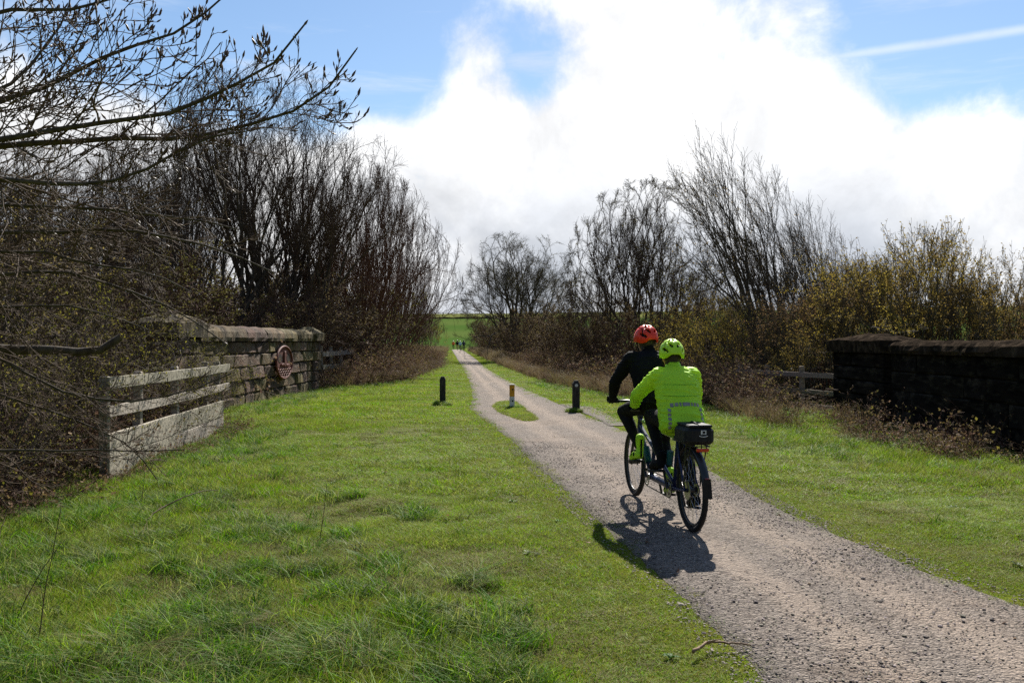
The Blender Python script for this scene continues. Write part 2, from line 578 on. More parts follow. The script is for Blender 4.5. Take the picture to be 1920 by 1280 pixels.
def gravel_material():
    m = bpy.data.materials.new('crushed_stone_path')
    m.use_nodes = True
    t = NT(m.node_tree); t.n.clear()
    out = t.node('ShaderNodeOutputMaterial'); p = t.node('ShaderNodeBsdfPrincipled')
    p.inputs['Roughness'].default_value = 0.9; p.inputs['Specular IOR Level'].default_value = 0.2
    g = t.node('ShaderNodeNewGeometry'); pos = g.outputs['Position']
    vo = t.node('ShaderNodeTexVoronoi'); vo.inputs['Scale'].default_value = 72; t.link(pos, vo.inputs['Vector'])
    vo2 = t.node('ShaderNodeTexVoronoi'); vo2.inputs['Scale'].default_value = 34; t.link(pos, vo2.inputs['Vector'])
    big = t.noise(pos, 1.1, 5, 0.6, 0.4); mid = t.noise(pos, 14, 5, 0.7)
    sc = t.node('ShaderNodeSeparateColor'); t.link(vo.outputs['Color'], sc.inputs[0])
    base = t.mix(t.smooth(big, 0.35, 0.65), (0.165, 0.131, 0.105, 1), (0.215, 0.172, 0.138, 1))
    la = t.node('ShaderNodeAttribute'); la.attribute_name = 'lat'
    lat = t.math('ADD', la.outputs['Fac'], t.math('MULTIPLY', t.math('SUBTRACT', t.noise(pos, 0.7, 4, 0.6), 0.5), 0.22))
    trk = t.math('MAXIMUM', t.smooth(t.math('ABSOLUTE', t.math('SUBTRACT', lat, 0.34)), 0.03, 0.13, 1.0, 0.0), t.smooth(t.math('ABSOLUTE', t.math('SUBTRACT', lat, 0.68)), 0.03, 0.14, 1.0, 0.0))
    base = t.mix(t.smooth(t.noise(pos, 0.45, 4, 0.6), 0.5, 0.68), base, (0.30, 0.215, 0.15, 1))
    grains = t.mix(sc.outputs[0], (0.04, 0.032, 0.027, 1), (0.34, 0.285, 0.24, 1))
    base = t.mix(t.math('MULTIPLY', trk, 0.8), base, (0.32, 0.25, 0.195, 1))          # worn fine-grained tracks
    col = t.mix(t.math('SUBTRACT', 0.62, t.math('MULTIPLY', trk, 0.34)), base, grains)
    edge = t.smooth(t.math('ABSOLUTE', t.math('SUBTRACT', lat, 0.5)), 0.36, 0.5)
    col = t.mix(t.math('MULTIPLY', edge, 0.5), col, (0.12, 0.105, 0.09, 1))           # grey chippings along the margins
    damp = t.smooth(t.noise(pos, 0.8, 5, 0.65, 0.6), 0.54, 0.72)
    col = t.mix(t.math('MULTIPLY', damp, 0.6), col, (0.13, 0.095, 0.07, 1))
    col = t.mix(t.smooth(mid, 0.53, 0.68), col, (0.085, 0.064, 0.052, 1))
    t.link(col, p.inputs['Base Color'])
    h = t.math('ADD', t.math('MULTIPLY', vo.outputs['Distance'], -0.6), t.math('MULTIPLY', mid, 0.8))
    h = t.math('ADD', h, t.math('MULTIPLY', vo2.outputs['Distance'], -0.5))
    bp = t.node('ShaderNodeBump'); bp.inputs['Strength'].default_value = 0.9; bp.inputs['Distance'].default_value = 0.03
    t.link(h, bp.inputs['Height']); t.link(bp.outputs[0], p.inputs['Normal'])
    t.link(p.outputs[0], out.inputs[0])
    return m


M['gravel'] = gravel_material()


def ribbon(EA, EB, ylist, nc, z0, wob=0.06, crown=0.0, follow=False):
    V = []
    for y in ylist:
        a = float(edge_x(EA, y)) + (float(fbm(np.array(y * 3.1), np.array(1.5), 21, 5)) - 0.5) * wob * 4
        b = float(edge_x(EB, y)) + (float(fbm(np.array(y * 3.1), np.array(7.5), 22, 5)) - 0.5) * wob * 4
        for k in range(nc):
            f = min(max((k - 1) / (nc - 3), -0.004), 1.004)
            x = a + (b - a) * f
            z = z0 + crown * math.sin(math.pi * f) + (float(fbm(np.array(x * 1.3), np.array(y * 1.3), 31, 2)) - 0.5) * 0.012 * (1 if 0 < k < nc - 1 else 0)
            if follow: z = float(terrain(np.array(x), np.array(y))) + 0.014
            edge = k in (0, nc - 1)
            V.append((x, y, (z - 0.03) if edge else max(z, 0.0035)))
    n = len(ylist)
    q = [(i * nc + k, i * nc + k + 1, (i + 1) * nc + k + 1, (i + 1) * nc + k) for i in range(n - 1) for k in range(nc - 1)]
    m_ = MB().add(np.array(V), q)
    m_.lat = np.tile(np.clip((np.arange(nc) - 1) / (nc - 3), 0, 1), n).astype(np.float32)
    return m_


def with_lat(o, lat):
    a = o.data.attributes.new('lat', 'FLOAT', 'POINT'); a.data.foreach_set('value', lat)
    return o


pys = np.concatenate([np.arange(3.5, 20, 0.12), np.arange(20, 60, 0.6), np.arange(60, 190, 4)])
rb0 = ribbon(EL, ER, pys, 17, 0.008, 0.035, 0.006)
gravel = with_lat(rb0.build('gravel_path', M['gravel'], smooth=True), rb0.lat)
tag(gravel, kind='structure')

# trodden strip that passes behind the right bollard
SA = np.array([gp(1150, 803), gp(1120, 786), gp(1085, 771), gp(1045, 758)]); SB = np.array([gp(1186, 800), gp(1150, 781), gp(1105, 764), gp(1060, 753)])
tag(ribbon(SA, SB, np.arange(16.6, 22.4, 0.15), 8, 0.03, 0.03, follow=True).build('side_path', M['gravel'], smooth=True), kind='structure')

# grass island round the amber marker post
ISL = [(930, 762), (940, 754), (958, 752), (975, 764), (990, 776), (1004, 788), (985, 790), (962, 782), (942, 774)]
isl = np.array([gp(*p) for p in ISL])
isl_c = isl.mean(0)
V = [(isl_c[0], isl_c[1], 0.06)]
nI = 48
ang = np.arctan2(isl[:, 1] - isl_c[1], isl[:, 0] - isl_c[0])
dense = []
for k in range(nI):
    f = k / nI * len(isl); i0 = int(f) % len(isl); i1 = (i0 + 1) % len(isl); f -= int(f)
    p = isl[i0] * (1 - f) + isl[i1] * f
    dense.append(p + (rng.random(2) - 0.5) * 0.05)
dense = np.array(dense)
for s, z in ((0.6, 0.05), (1.0, 0.021)):
    for p in dense: V.append((*(isl_c + (p - isl_c) * s), z))
tr = [(0, 1 + k, 1 + (k + 1) % nI) for k in range(nI)]
qd = [(1 + k, 1 + nI + k, 1 + nI + (k + 1) % nI, 1 + (k + 1) % nI) for k in range(nI)]
mbi = MB().add(np.array(V), qd, tr)
tag(mbi.build('grass_island', ground.data.materials[0], smooth=True), kind='structure')


def in_poly(x, y, poly):
    c = np.zeros(x.shape, bool)
    j = len(poly) - 1
    for i in range(len(poly)):
        xi, yi = poly[i]; xj, yj = poly[j]
        c ^= ((yi > y) != (yj > y)) & (x < (xj - xi) * (y - yi) / (yj - yi + 1e-12) + xi)
        j = i
    return c


# ------------------------------------------------------------------ scattered stuff through geometry nodes
def scatter(name, pts, rot, scl, variants, label, cat, idx=None):
    """points carry their own rotation and scale; geometry nodes put a clump on each"""
    me = bpy.data.meshes.new(name)
    me.vertices.add(len(pts))
    me.vertices.foreach_set('co', np.asarray(pts, np.float32).ravel())
    for nm, typ, arr in (('rot', 'FLOAT_VECTOR', rot), ('scl', 'FLOAT_VECTOR', scl)):
        at_ = me.attributes.new(nm, typ, 'POINT')
        at_.data.foreach_set('vector', np.asarray(arr, np.float32).ravel())
    if idx is None: idx = rng.integers(0, len(variants), len(pts))
    ai = me.attributes.new('pick', 'INT', 'POINT')
    ai.data.foreach_set('value', np.asarray(idx, np.int32))
    o = link(name, me)
    ng = bpy.data.node_groups.new(name + '_nodes', 'GeometryNodeTree')
    ng.interface.new_socket('Geometry', in_out='INPUT', socket_type='NodeSocketGeometry')
    ng.interface.new_socket('Geometry', in_out='OUTPUT', socket_type='NodeSocketGeometry')
    gi = ng.nodes.new('NodeGroupInput'); go = ng.nodes.new('NodeGroupOutput')
    join = ng.nodes.new('GeometryNodeJoinGeometry')

    def attr(nm, dt):
        n = ng.nodes.new('GeometryNodeInputNamedAttribute'); n.data_type = dt; n.inputs['Name'].default_value = nm
        return n.outputs['Attribute']
    for k, me_v in enumerate(variants):
        src = bpy.data.objects.new(name + '_source', me_v)      # unlinked: only a carrier of the mesh
        oi = ng.nodes.new('GeometryNodeObjectInfo'); oi.inputs['Object'].default_value = src
        cmpn = ng.nodes.new('FunctionNodeCompare'); cmpn.data_type = 'INT'; cmpn.operation = 'EQUAL'
        ng.links.new(attr('pick', 'INT'), [s for s in cmpn.inputs if s.type == 'INT'][0])
        [s for s in cmpn.inputs if s.type == 'INT'][1].default_value = k
        iop = ng.nodes.new('GeometryNodeInstanceOnPoints')
        ng.links.new(gi.outputs[0], iop.inputs['Points'])
        ng.links.new(cmpn.outputs[0], iop.inputs['Selection'])
        ng.links.new(oi.outputs['Geometry'], iop.inputs['Instance'])
        e2r = ng.nodes.new('FunctionNodeEulerToRotation')
        ng.links.new(attr('rot', 'FLOAT_VECTOR'), e2r.inputs[0])
        ng.links.new(e2r.outputs[0], iop.inputs['Rotation'])
        ng.links.new(attr('scl', 'FLOAT_VECTOR'), iop.inputs['Scale'])
        ng.links.new(iop.outputs[0], join.inputs[0])
    ng.links.new(join.outputs[0], go.inputs[0])
    md = o.modifiers.new('scatter', 'NODES'); md.node_group = ng
    return tag(o, label, cat, kind='stuff')


def tuft(seed, n, spread, h, lean, width, mats, segs=3, mi_p=(1.0,), wind=(0.25, -0.1)):
    r = np.random.default_rng(seed)
    mb = MB()
    a = r.random(n) * 2 * np.pi; rad = np.sqrt(r.random(n)) * spread
    base = np.stack([np.cos(a) * rad, np.sin(a) * rad, np.full(n, -0.01)], -1)
    hh = h * (0.45 + 0.75 * r.random(n))
    la = r.random(n) * 2 * np.pi
    ln = lean * (0.2 + r.random(n))
    dirx = np.cos(la) * ln + wind[0] * lean; diry = np.sin(la) * ln + wind[1] * lean
    fa = r.random(n) * np.pi
    wv = np.stack([np.cos(fa), np.sin(fa), np.zeros(n)], -1) * width / 2
    rows = []
    for k in range(segs + 1):
        f = k / segs
        c = base + np.stack([dirx * f * f * hh, diry * f * f * hh, hh * (f - 0.28 * lean * f * f)], -1)
        w = wv * (1 - f ** 1.6) * (0.8 + 0.2 * (f > 0))
        if k == segs: rows.append(c[:, None])
        else: rows.append(np.stack([c - w, c + w], 1))
    Vv = np.concatenate(rows, 1)
    m = Vv.shape[1]
    q, t = [], []
    for k in range(segs - 1): q.append((2 * k, 2 * k + 1, 2 * k + 3, 2 * k + 2))
    t.append((2 * segs - 2, 2 * segs - 1, 2 * segs))
    pick = r.choice(len(mi_p), n, p=np.array(mi_p) / sum(mi_p))
    for mi in range(len(mi_p)):
        s = np.where(pick == mi)[0]
        if len(s) == 0: continue
        b = (np.arange(len(s)) * m)[:, None, None]
        mb.add(Vv[s].reshape(-1, 3), (b + np.array(q)[None]).reshape(-1, 4) if q else None, (b + np.array(t)[None]).reshape(-1, 3), mi)
    return mb.mesh('tuft', mats, smooth=False)


GM = [M['grass'], M['grass_dry'], M['grass_moss']]
short = [tuft(100 + k, 44, 0.085, 0.05, 0.9, 0.0042, GM, 2, (0.74, 0.05, 0.21)) for k in range(5)]
mossy = [tuft(120 + k, 44, 0.09, 0.032, 1.0, 0.0045, GM, 2, (0.34, 0.07, 0.59)) for k in range(4)]
longt = [tuft(140 + k, 28, 0.075, 0.15, 1.1, 0.006, [M['grass_dark'], M['grass_dry'], M['grass']], 4, (0.62, 0.025, 0.355)) for k in range(5)]
straw = [tuft(160 + k, 40, 0.08, 0.19, 1.4, 0.0042, [M['grass_dark'], M['grass_dry'], M['grass']], 4, (0.5, 0.36, 0.14), wind=(0.9, -0.2)) for k in range(3)]
farp = [tuft(180 + k, 150, 0.42, 0.075, 0.9, 0.011, GM, 2, (0.74, 0.05, 0.21)) for k in range(4)]
farl = [tuft(190 + k, 110, 0.40, 0.17, 1.0, 0.012, GM, 2, (0.8, 0.10, 0.1)) for k in range(3)]

thatch = [tuft(200 + k, 40, 0.09, 0.045, 1.2, 0.0042, GM, 2, (0.42, 0.38, 0.20)) for k in range(3)]


def weed(seed):
    r = np.random.default_rng(seed)
    mb = MB()
    for k in range(9):
        a = k * 2.4 + r.random(); L = 0.05 + 0.07 * r.random(); w = L * 0.22; up = 0.25 + 0.7 * r.random()
        d = np.array([math.cos(a), math.sin(a), 0]); s = np.array([-math.sin(a), math.cos(a), 0])
        rows = [(0.0, 0.15, 0.0), (0.35, 0.9, up * 0.35), (0.7, 1.0, up * 0.55), (1.0, 0.05, up * 0.45)]
        V = []
        for f, ww, z in rows: V += [d * L * f - s * w * ww + [0, 0, z * L + 0.004], d * L * f + [0, 0, z * L - 0.003], d * L * f + s * w * ww + [0, 0, z * L + 0.004]]
        mb.add(np.array(V), [(3 * j + i, 3 * j + i + 1, 3 * j + i + 4, 3 * j + i + 3) for j in range(3) for i in range(2)])
    return mb.mesh('weed', M['grass_dark'], smooth=True)


weeds = [weed(220 + k) for k in range(3)]
BR_R = np.array([gp(*p) for p in [(2200, 905), (1920, 893), (1750, 876), (1600, 855), (1500, 820), (1400, 790), (1330, 765), (1160, 745), (1040, 722), (950, 690), (900, 668), (880, 658)]])
BR_L = np.array([(-4.75, 4), (-4.4, 9.5), (-4.8, 15.4), (-6.2, 17), (-6.2, 28.5), (-5.7, 29.3), (-4.75, 35), (-5.1, 52.8), (-8.6, 105), (-11.5, 150)])


def in_field(x, y):
    """open turf between the undergrowth belts"""
    l = np.interp(y, BR_L[:, 1], BR_L[:, 0]); r = np.interp(y, BR_R[:, 1], BR_R[:, 0], left=8.5)
    return (x > l - 0.5) & ((x < r + 0.6) | ((y < 19.5) & (x < 6.98)))


def sample(n, y0, y1, xmax=0.62, power=1.0):
    y = y0 + (y1 - y0) * rng.random(n) ** power
    x = (rng.random(n) * 2 - 1) * (xmax * y + 0.6)
    return x, y


def grass_pts(n, y0, y1, keep):
    # area-uniform over the view wedge
    y = np.sqrt(y0 ** 2 + (y1 ** 2 - y0 ** 2) * rng.random(n))
    x = (rng.random(n) * 2 - 1) * (0.62 * y + 0.5)
    k = keep(x, y)
    return x[k], y[k]


def trs(x, y, s0, s1, zs=1.0, zoff=0.0, tilt=0.12):
    n = len(x)
    z = terrain(x, y) + zoff
    rot = np.stack([(rng.random(n) - 0.5) * tilt, (rng.random(n) - 0.5) * tilt, rng.random(n) * 6.283], -1)
    s = s0 + (s1 - s0) * rng.random(n)
    return np.stack([x, y, z], -1), rot, np.stack([s, s, s * zs], -1)


def wob_d(x, y):
    return path_mask_d(x, y) + (fbm(x * 2.2, y * 2.2, 41, 3) - 0.5) * 0.28


lush = lambda x, y: fbm(x * 0.55, y * 0.55, 51, 3)
P_, R_, S_, I_ = [], [], [], []


def put(x, y, s0, s1, base, nvar, zoff=0.0, hs=None):
    p, r, s = trs(x, y, s0, s1, zoff=zoff)
    if hs is not None: s[:, 2] *= hs
    P_.append(p); R_.append(r); S_.append(s); I_.append(base + rng.integers(0, nvar, len(x)))


# 0-4 short, 5-8 mossy, 9-13 long, 14-16 straw, 17-20 far, 21-23 far long
for (n, a, b) in ((60000, 2.6, 9), (70000, 9, 19)):
    x, y = grass_pts(n, a, b, lambda x, y: in_field(x, y) & (wob_d(x, y) < 0.06))
    dd = -wob_d(x, y)
    edge = rng.random(len(x)) < np.clip(1.15 - dd / 1.5, 0.08, 1) * 0.9
    thin = rng.random(len(x)) < np.clip(0.30 + dd * 2.0, 0, 1)
    sh = ~edge & thin
    sc = 1.0 if a < 9 else 1.5
    put(x[edge & thin], y[edge & thin], 0.8 * sc, 1.3 * sc, 5, 4)
    hs = 0.6 + 1.1 * sstep(lush(x[sh], y[sh]), 0.35, 0.7) * np.clip(dd[sh] / 2.0, 0.3, 1)
    dead = fbm(x[sh] * 1.1 + 31, y[sh] * 1.1, 91, 4) > 0.60
    xs_, ys_ = x[sh], y[sh]
    put(xs_[~dead], ys_[~dead], 0.85 * sc, 1.45 * sc, 0, 5, hs=hs[~dead])
    put(xs_[dead], ys_[dead], 0.8 * sc, 1.3 * sc, 24, 3, hs=hs[dead])
x, y = grass_pts(16000, 2.6, 15, lambda x, y: in_field(x, y) & (wob_d(x, y) < -0.9))
k = (rng.random(len(x)) < 1.3 * sstep(lush(x * 1.6 + 9, y * 1.6), 0.46, 0.68) * np.clip((-x - 1.0 + 0.2 * (7 - y)) / 3.0, 0.02, 0.8) * 0.7) | ((x < -2.4) & (y < 9) & (rng.random(len(x)) < 0.2))
put(x[k], y[k], 0.55, 1.25, 9, 5)
# broad-leaved weeds
x, y = grass_pts(900, 2.8, 16, lambda x, y: in_field(x, y) & (wob_d(x, y) < -0.35))
k = rng.random(len(x)) < sstep(fbm(x * 0.9, y * 0.9 + 17, 95, 3), 0.42, 0.65)
k &= rng.random(len(x)) < 0.6
put(x[k], y[k], 0.28, 0.6, 27, 3, zoff=0.012)
# belts of rank grass along the undergrowth
x, y = grass_pts(60000, 6, 34, lambda x, y: in_field(x, y) & (wob_d(x, y) < -0.5))
l = np.interp(y, BR_L[:, 1], BR_L[:, 0]); r = np.interp(y, BR_R[:, 1], BR_R[:, 0], left=8.5)
k = (np.minimum(x - l, r - x) < 0.7 + 0.5 * rng.random(len(x))) & (rng.random(len(x)) < 0.35)
put(x[k], y[k], 0.7, 1.5, 9, 5)
# stray tufts creeping on to the gravel
x, y = grass_pts(26000, 3, 20, lambda x, y: (path_mask_d(x, y) > -0.05) & (path_mask_d(x, y) < 0.22))
k = rng.random(len(x)) < np.clip(0.55 - path_mask_d(x, y) * 3.0, 0, 1) * sstep(fbm(x * 3, y * 3, 61, 3), 0.45, 0.62)
put(x[k], y[k], 0.5, 1.0, 5, 4, zoff=0.012)
# darker rank patches in the rough ground on the left
for _ in range(260):
    cx, cy = 0.6 - 4.6 * rng.random(), 3.0 + 6.5 * rng.random() ** 1.5
    if cx > -0.2 * cy + 0.9 or (cy > 5.5 and rng.random() < 0.5): continue
    n = int(rng.integers(10, 30)); a = rng.random(n) * 6.283; q = np.sqrt(rng.random(n)) * (0.12 + 0.25 * rng.random())
    put(cx + np.cos(a) * q, cy + np.sin(a) * q, 0.6, 1.25, 9, 5)
# bleached straw tufts
for cx, cy, n, rr in [(-0.72, 4.35, 26, 0.22), (-1.3, 4.5, 26, 0.3), (-1.75, 4.3, 30, 0.35), (-0.25, 5.6, 12, 0.13), (-1.9, 7.4, 9, 0.3), (-2.9, 6.6, 12, 0.4), (-3.3, 8.1, 12, 0.45)]:
    a = rng.random(n) * 6.283; q = np.sqrt(rng.random(n)) * rr
    put(cx + np.cos(a) * q, cy + np.sin(a) * q, 0.5, 1.05, 14, 3)
    put(cx + np.cos(a) * q * 1.2, cy + np.sin(a) * q * 1.2, 0.6, 1.1, 9, 5)
x, y = grass_pts(52000, 17, 62, lambda x, y: in_field(x, y) & (wob_d(x, y) < -0.12))
dd = -wob_d(x, y)
put(x, y, 0.7, 1.2, 17, 4, hs=np.clip(0.45 + dd * 0.35, 0.4, 1.1))
x, y = grass_pts(30000, 60, 190, lambda x, y: in_field(x, y) & (path_mask_d(x, y) < -0.9))
put(x, y, 1.0, 2.4, 17, 4, hs=np.full(len(x), 0.6))
# the island and the patch round the right-hand post
x = isl_c[0] + (rng.random(9000) - 0.5) * 2.6; y = isl_c[1] + (rng.random(9000) - 0.5) * 6
k = in_poly(x, y, isl_c + (isl - isl_c) * 1.04) & (rng.random(9000) < 0.75)
put(x[k], y[k], 0.9, 1.6, 5, 4, zoff=0.028)
k = in_poly(x, y, isl_c + (isl - isl_c) * 0.85) & (rng.random(9000) < 0.25)
put(x[k], y[k], 0.9, 1.6, 0, 5, zoff=0.035)
a = rng.random(60) * 6.283
for bx, by in (gp(830, 762), gp(960, 767), gp(1080, 773)):
    put(bx + np.cos(a) * (0.12 + 0.1 * rng.random(60)), by + np.sin(a) * (0.12 + 0.1 * rng.random(60)), 0.6, 1.0, 9, 5, zoff=0.02)
strip = np.concatenate([SA, SB[::-1]])
P_, R_, S_, I_ = (np.concatenate(v) for v in (P_, R_, S_, I_))
keep = ~in_poly(P_[:, 0], P_[:, 1], strip)
scatter('grass', P_[keep], R_[keep], S_[keep], short + mossy + longt + straw + farp + farl + thatch + weeds, 'green turf with mossy edges and bleached tufts either side of the gravel path', 'grass', I_[keep])


# loose stones on the path
def pebble(seed):
    r = np.random.default_rng(seed)
    bm = bmesh.new(); bmesh.ops.create_icosphere(bm, subdivisions=1, radius=1)
    for v in bm.verts: v.co *= 0.75 + 0.5 * r.random(); v.co.z *= 0.42
    me = bpy.data.meshes.new('pebble'); bm.to_mesh(me); bm.free()
    return me


M['chip'] = material('gravel_chip', (0.27, 0.225, 0.19), (0.16, 0.13, 0.11), scale=60, rough=0.9, var=0.5)
M['chip_dark'] = material('dark_gravel_chip', (0.15, 0.125, 0.11), (0.22, 0.18, 0.15), scale=60, rough=0.9, var=0.4)
peb = [pebble(k) for k in range(6)]
for k, p in enumerate(peb): p.materials.append(M['chip'] if k < 5 else M['chip_dark'])
x, y = grass_pts(260000, 3.8, 14, lambda x, y: (path_mask_d(x, y) > -0.18))
dd = path_mask_d(x, y)
k = rng.random(len(x)) < np.where(dd < 0.35, 0.95, 0.7) * np.clip(1.3 - y / 16, 0.2, 1) * (0.4 + 1.2 * sstep(fbm(x * 1.4, y * 1.4, 77, 3), 0.35, 0.65))
x, y, dd = x[k], y[k], dd[k]
n = len(x)
s = 0.0032 + 0.0065 * rng.random(n) ** 2.2 + (rng.random(n) < 0.012) * 0.009
scatter('loose_gravel', np.stack([x, y, np.full(n, 0.0155)], -1), np.stack([rng.random(n) * 0.5 - 0.25, rng.random(n) * 0.5 - 0.25, rng.random(n) * 6.28], -1), np.stack([s, s, s], -1), peb, 'loose stone chippings lying on the path surface', 'gravel')


# a little leaf litter on turf and gravel
def litter(seed):
    r = np.random.default_rng(seed)
    L, w = 1.0, 0.32
    V = [(0, 0, 0), (0.35, w, 0.12 * r.random()), (0.75, w * 0.8, 0.25 * r.random()), (1.0, 0, 0.3 * r.random()), (0.7, -w * 0.8, 0.2 * r.random()), (0.3, -w, 0.12 * r.random()), (0.5, 0, -0.06)]
    return MB().add(np.array(V), None, [(6, i, (i + 1) % 6) for i in range(6)]).mesh('litter', M['leaf_dead'])


x, y = grass_pts(900, 3.0, 15, lambda x, y: in_field(x, y))
k = rng.random(len(x)) < np.where(np.abs(path_mask_d(x, y)) < 0.3, 0.75, 0.3)
x, y = x[k], y[k]
n = len(x); s = 0.018 + 0.03 * rng.random(n)
scatter('leaf_litter', np.stack([x, y, np.where(path_mask_d(x, y) > 0, 0.022, terrain(x, y) + 0.045)], -1), np.stack([rng.random(n) - 0.5, rng.random(n) - 0.5, rng.random(n) * 6.28], -1), np.stack([s, s, s], -1), [litter(k) for k in range(4)], 'scattered dead brown leaves on turf and gravel', 'leaf litter')
# ------------------------------------------------------------------ masonry
def stone_mesh(seed, rough=0.06, mat=None, margin=0.075):
    """unit block with dressed margins and a rock-faced front and back (x = length, y = thickness, z = height)"""
    r = np.random.default_rng(seed)
    mb = MB()
    nx_, nz_ = 4, 2
    xs = np.array([-0.5, -0.44, 0.0, 0.44, 0.5]); zs = np.array([-0.5, -0.40, 0.40, 0.5])
    xs[2] += (r.random() - 0.5) * 0.3
    for s in (-1, 1):
        V = []
        for z in zs:
            for x in xs:
                inner = (abs(x) < 0.47) and (abs(z) < 0.45)
                dpt = 0.5 if inner else 0.5 - margin
                V.append((x + (r.random() - 0.5) * 0.02, s * (dpt + (r.random() - 0.5) * rough * (2.2 if inner else 1.0)), z + (r.random() - 0.5) * 0.03))
        n = len(xs)
        q = [(j * n + i, j * n + i + 1, (j + 1) * n + i + 1, (j + 1) * n + i) for j in range(len(zs) - 1) for i in range(n - 1)]
        if s > 0: q = [f[::-1] for f in q]
        mb.add(V, q)
    n = len(xs); m = n * len(zs)
    rim = list(range(n)) + [j * n + n - 1 for j in range(1, len(zs))] + [(len(zs) - 1) * n + i for i in range(n - 2, -1, -1)] + [j * n for j in range(len(zs) - 2, 0, -1)]
    fq = [(rim[i], rim[i] + m, rim[(i + 1) % len(rim)] + m, rim[(i + 1) % len(rim)]) for i in range(len(rim))]
    mb.Q.append((np.array(fq), 0))
    return mb.mesh('stone', mat)


STONES_A = [stone_mesh(300 + k, 0.075, M['stone']) for k in range(9)]
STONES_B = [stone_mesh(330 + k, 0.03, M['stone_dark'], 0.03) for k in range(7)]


def parapet(name, X, y0, y1, thick, courses, cop_h, label, stones, cop_mat, seed, face, gap=0.018):
    """a wall along Y; face = +1 when its good side looks towards +X"""
    r = random.Random(seed)
    root = empty(name, (X, (y0 + y1) / 2, 0))
    tag(root, label, 'stone wall')
    yc = (y0 + y1) / 2
    H = sum(courses)
    MB().box((0, 0, H / 2 - 0.15), (thick - 0.13, y1 - y0 - 0.12, H + 0.3 - 0.02)).build('mortar_core', M['mortar'], root)
    z = -0.12
    for ci, ch in enumerate(courses):
        hgt = ch + (0.12 if ci == 0 else 0)
        y = y0 - r.random() * (0.45 if ci % 2 else 0.0)
        while y < y1 - 0.02:
            ln = r.uniform(0.62, 1.25)
            a, b = max(y, y0), min(y + ln, y1)
            if y1 - b < 0.35: b = y1
            if b - a > 0.08:
                me = r.choice(stones)
                o = link('stone', me, root)
                o.location = (r.uniform(-0.012, 0.022) * face * (gap / 0.018), (a + b) / 2 - yc, z + hgt / 2)
                o.rotation_euler = (0, 0, R(90) + (math.pi if r.random() < 0.5 else 0))
                o.scale = (b - a - gap, thick, hgt - gap)
            y = b if b < y1 else y1
        z += hgt
    # coping: long rounded blocks, wider than the wall
    y = y0 - 0.06
    k = 0
    while y < y1 + 0.05:
        ln = r.uniform(1.1, 1.9)
        b = min(y + ln, y1 + 0.06)
        if y1 + 0.06 - b < 0.5: b = y1 + 0.06
        cop = MB()
        n = 8
        prof = [(-0.5, 0.0), (-0.53, 0.25), (-0.50, 0.62), (-0.36, 0.88), (-0.12, 1.0), (0.14, 0.99), (0.37, 0.87), (0.50, 0.6), (0.53, 0.24), (0.5, 0.0)]
        V = []
        m = 7
        for j in range(m):
            f = j / (m - 1)
            yy = y + 0.008 + (b - y - 0.016) * f
            for (px, pz) in prof:
                V.append((px * (thick + 0.14) + r.uniform(-0.016, 0.016), yy - yc + r.uniform(-0.012, 0.012) * (0 < j < m - 1), z + pz * cop_h * (0.94 + 0.1 * r.random()) * (0.93 if j in (0, m - 1) else 1)))
        L = len(prof)
        q = [(j * L + i, j * L + (i + 1) % L, (j + 1) * L + (i + 1) % L, (j + 1) * L + i) for j in range(m - 1) for i in range(L)]
        t = [(0, i + 1, i) for i in range(1, L - 1)] + [((m - 1) * L, (m - 1) * L + i, (m - 1) * L + i + 1) for i in range(1, L - 1)]
        q = [f[::-1] for f in q]; t = [f[::-1] for f in t]
        cop.add(V, q, t)
        cop.build('coping_stone', cop_mat, root)
        y = b
        k += 1
    return root, z


def pier(root, X_off, yc_rel, size_x, size_y, H, cop_h, stones, cop_mat, seed, peak):
    """square end pier with a shallow pyramidal cap, parts of the wall"""
    r = random.Random(seed)
    z = -0.12
    hs = [H / 5 + (0.12 if k == 0 else 0) for k in range(5)]
    for k, h in enumerate(hs):
        if k % 2 == 0:
            cuts = [(-0.5, 0.1), (0.1, 0.5)]
        else:
            cuts = [(-0.5, -0.12), (-0.12, 0.5)]
        for a, b in cuts:
            o = link('stone', r.choice(stones), root)
            o.location = (X_off, yc_rel + (a + b) / 2 * size_y, z + h / 2)
            o.rotation_euler = (0, 0, R(90))
            o.scale = ((b - a) * size_y - 0.016, size_x, h - 0.016)
        z += h
    mb = MB()
    n = 9
    sx, sy = size_x + 0.2, size_y + 0.2
    V = []
    for j in range(n):
        for i in range(n):
            u, v = -0.5 + i / (n - 1), -0.5 + j / (n - 1)
            e = 1 - max(abs(u), abs(v)) * 2
            zz = cop_h + peak * min(1.0, e * 1.25) ** 0.85 + r.uniform(-0.018, 0.018)
            V.append((X_off + u * sx + r.uniform(-0.012, 0.012), yc_rel + v * sy + r.uniform(-0.012, 0.012), z + zz))
    q = [(j * n + i, j * n + i + 1, (j + 1) * n + i + 1, (j + 1) * n + i) for j in range(n - 1) for i in range(n - 1)]
    rim = list(range(n)) + [j * n + n - 1 for j in range(1, n)] + [(n - 1) * n + i for i in range(n - 2, -1, -1)] + [j * n for j in range(n - 2, 0, -1)]
    b0 = len(V)
    for i in rim:
        p = V[i]
        V.append((X_off + (p[0] - X_off) * 0.96, yc_rel + (p[1] - yc_rel) * 0.96, z + 0.003))
    q += [(rim[i], b0 + i, b0 + (i + 1) % len(rim), rim[(i + 1) % len(rim)]) for i in range(len(rim))]
    mb.add(V, q)
    mb.build('pier_cap', cop_mat, root)


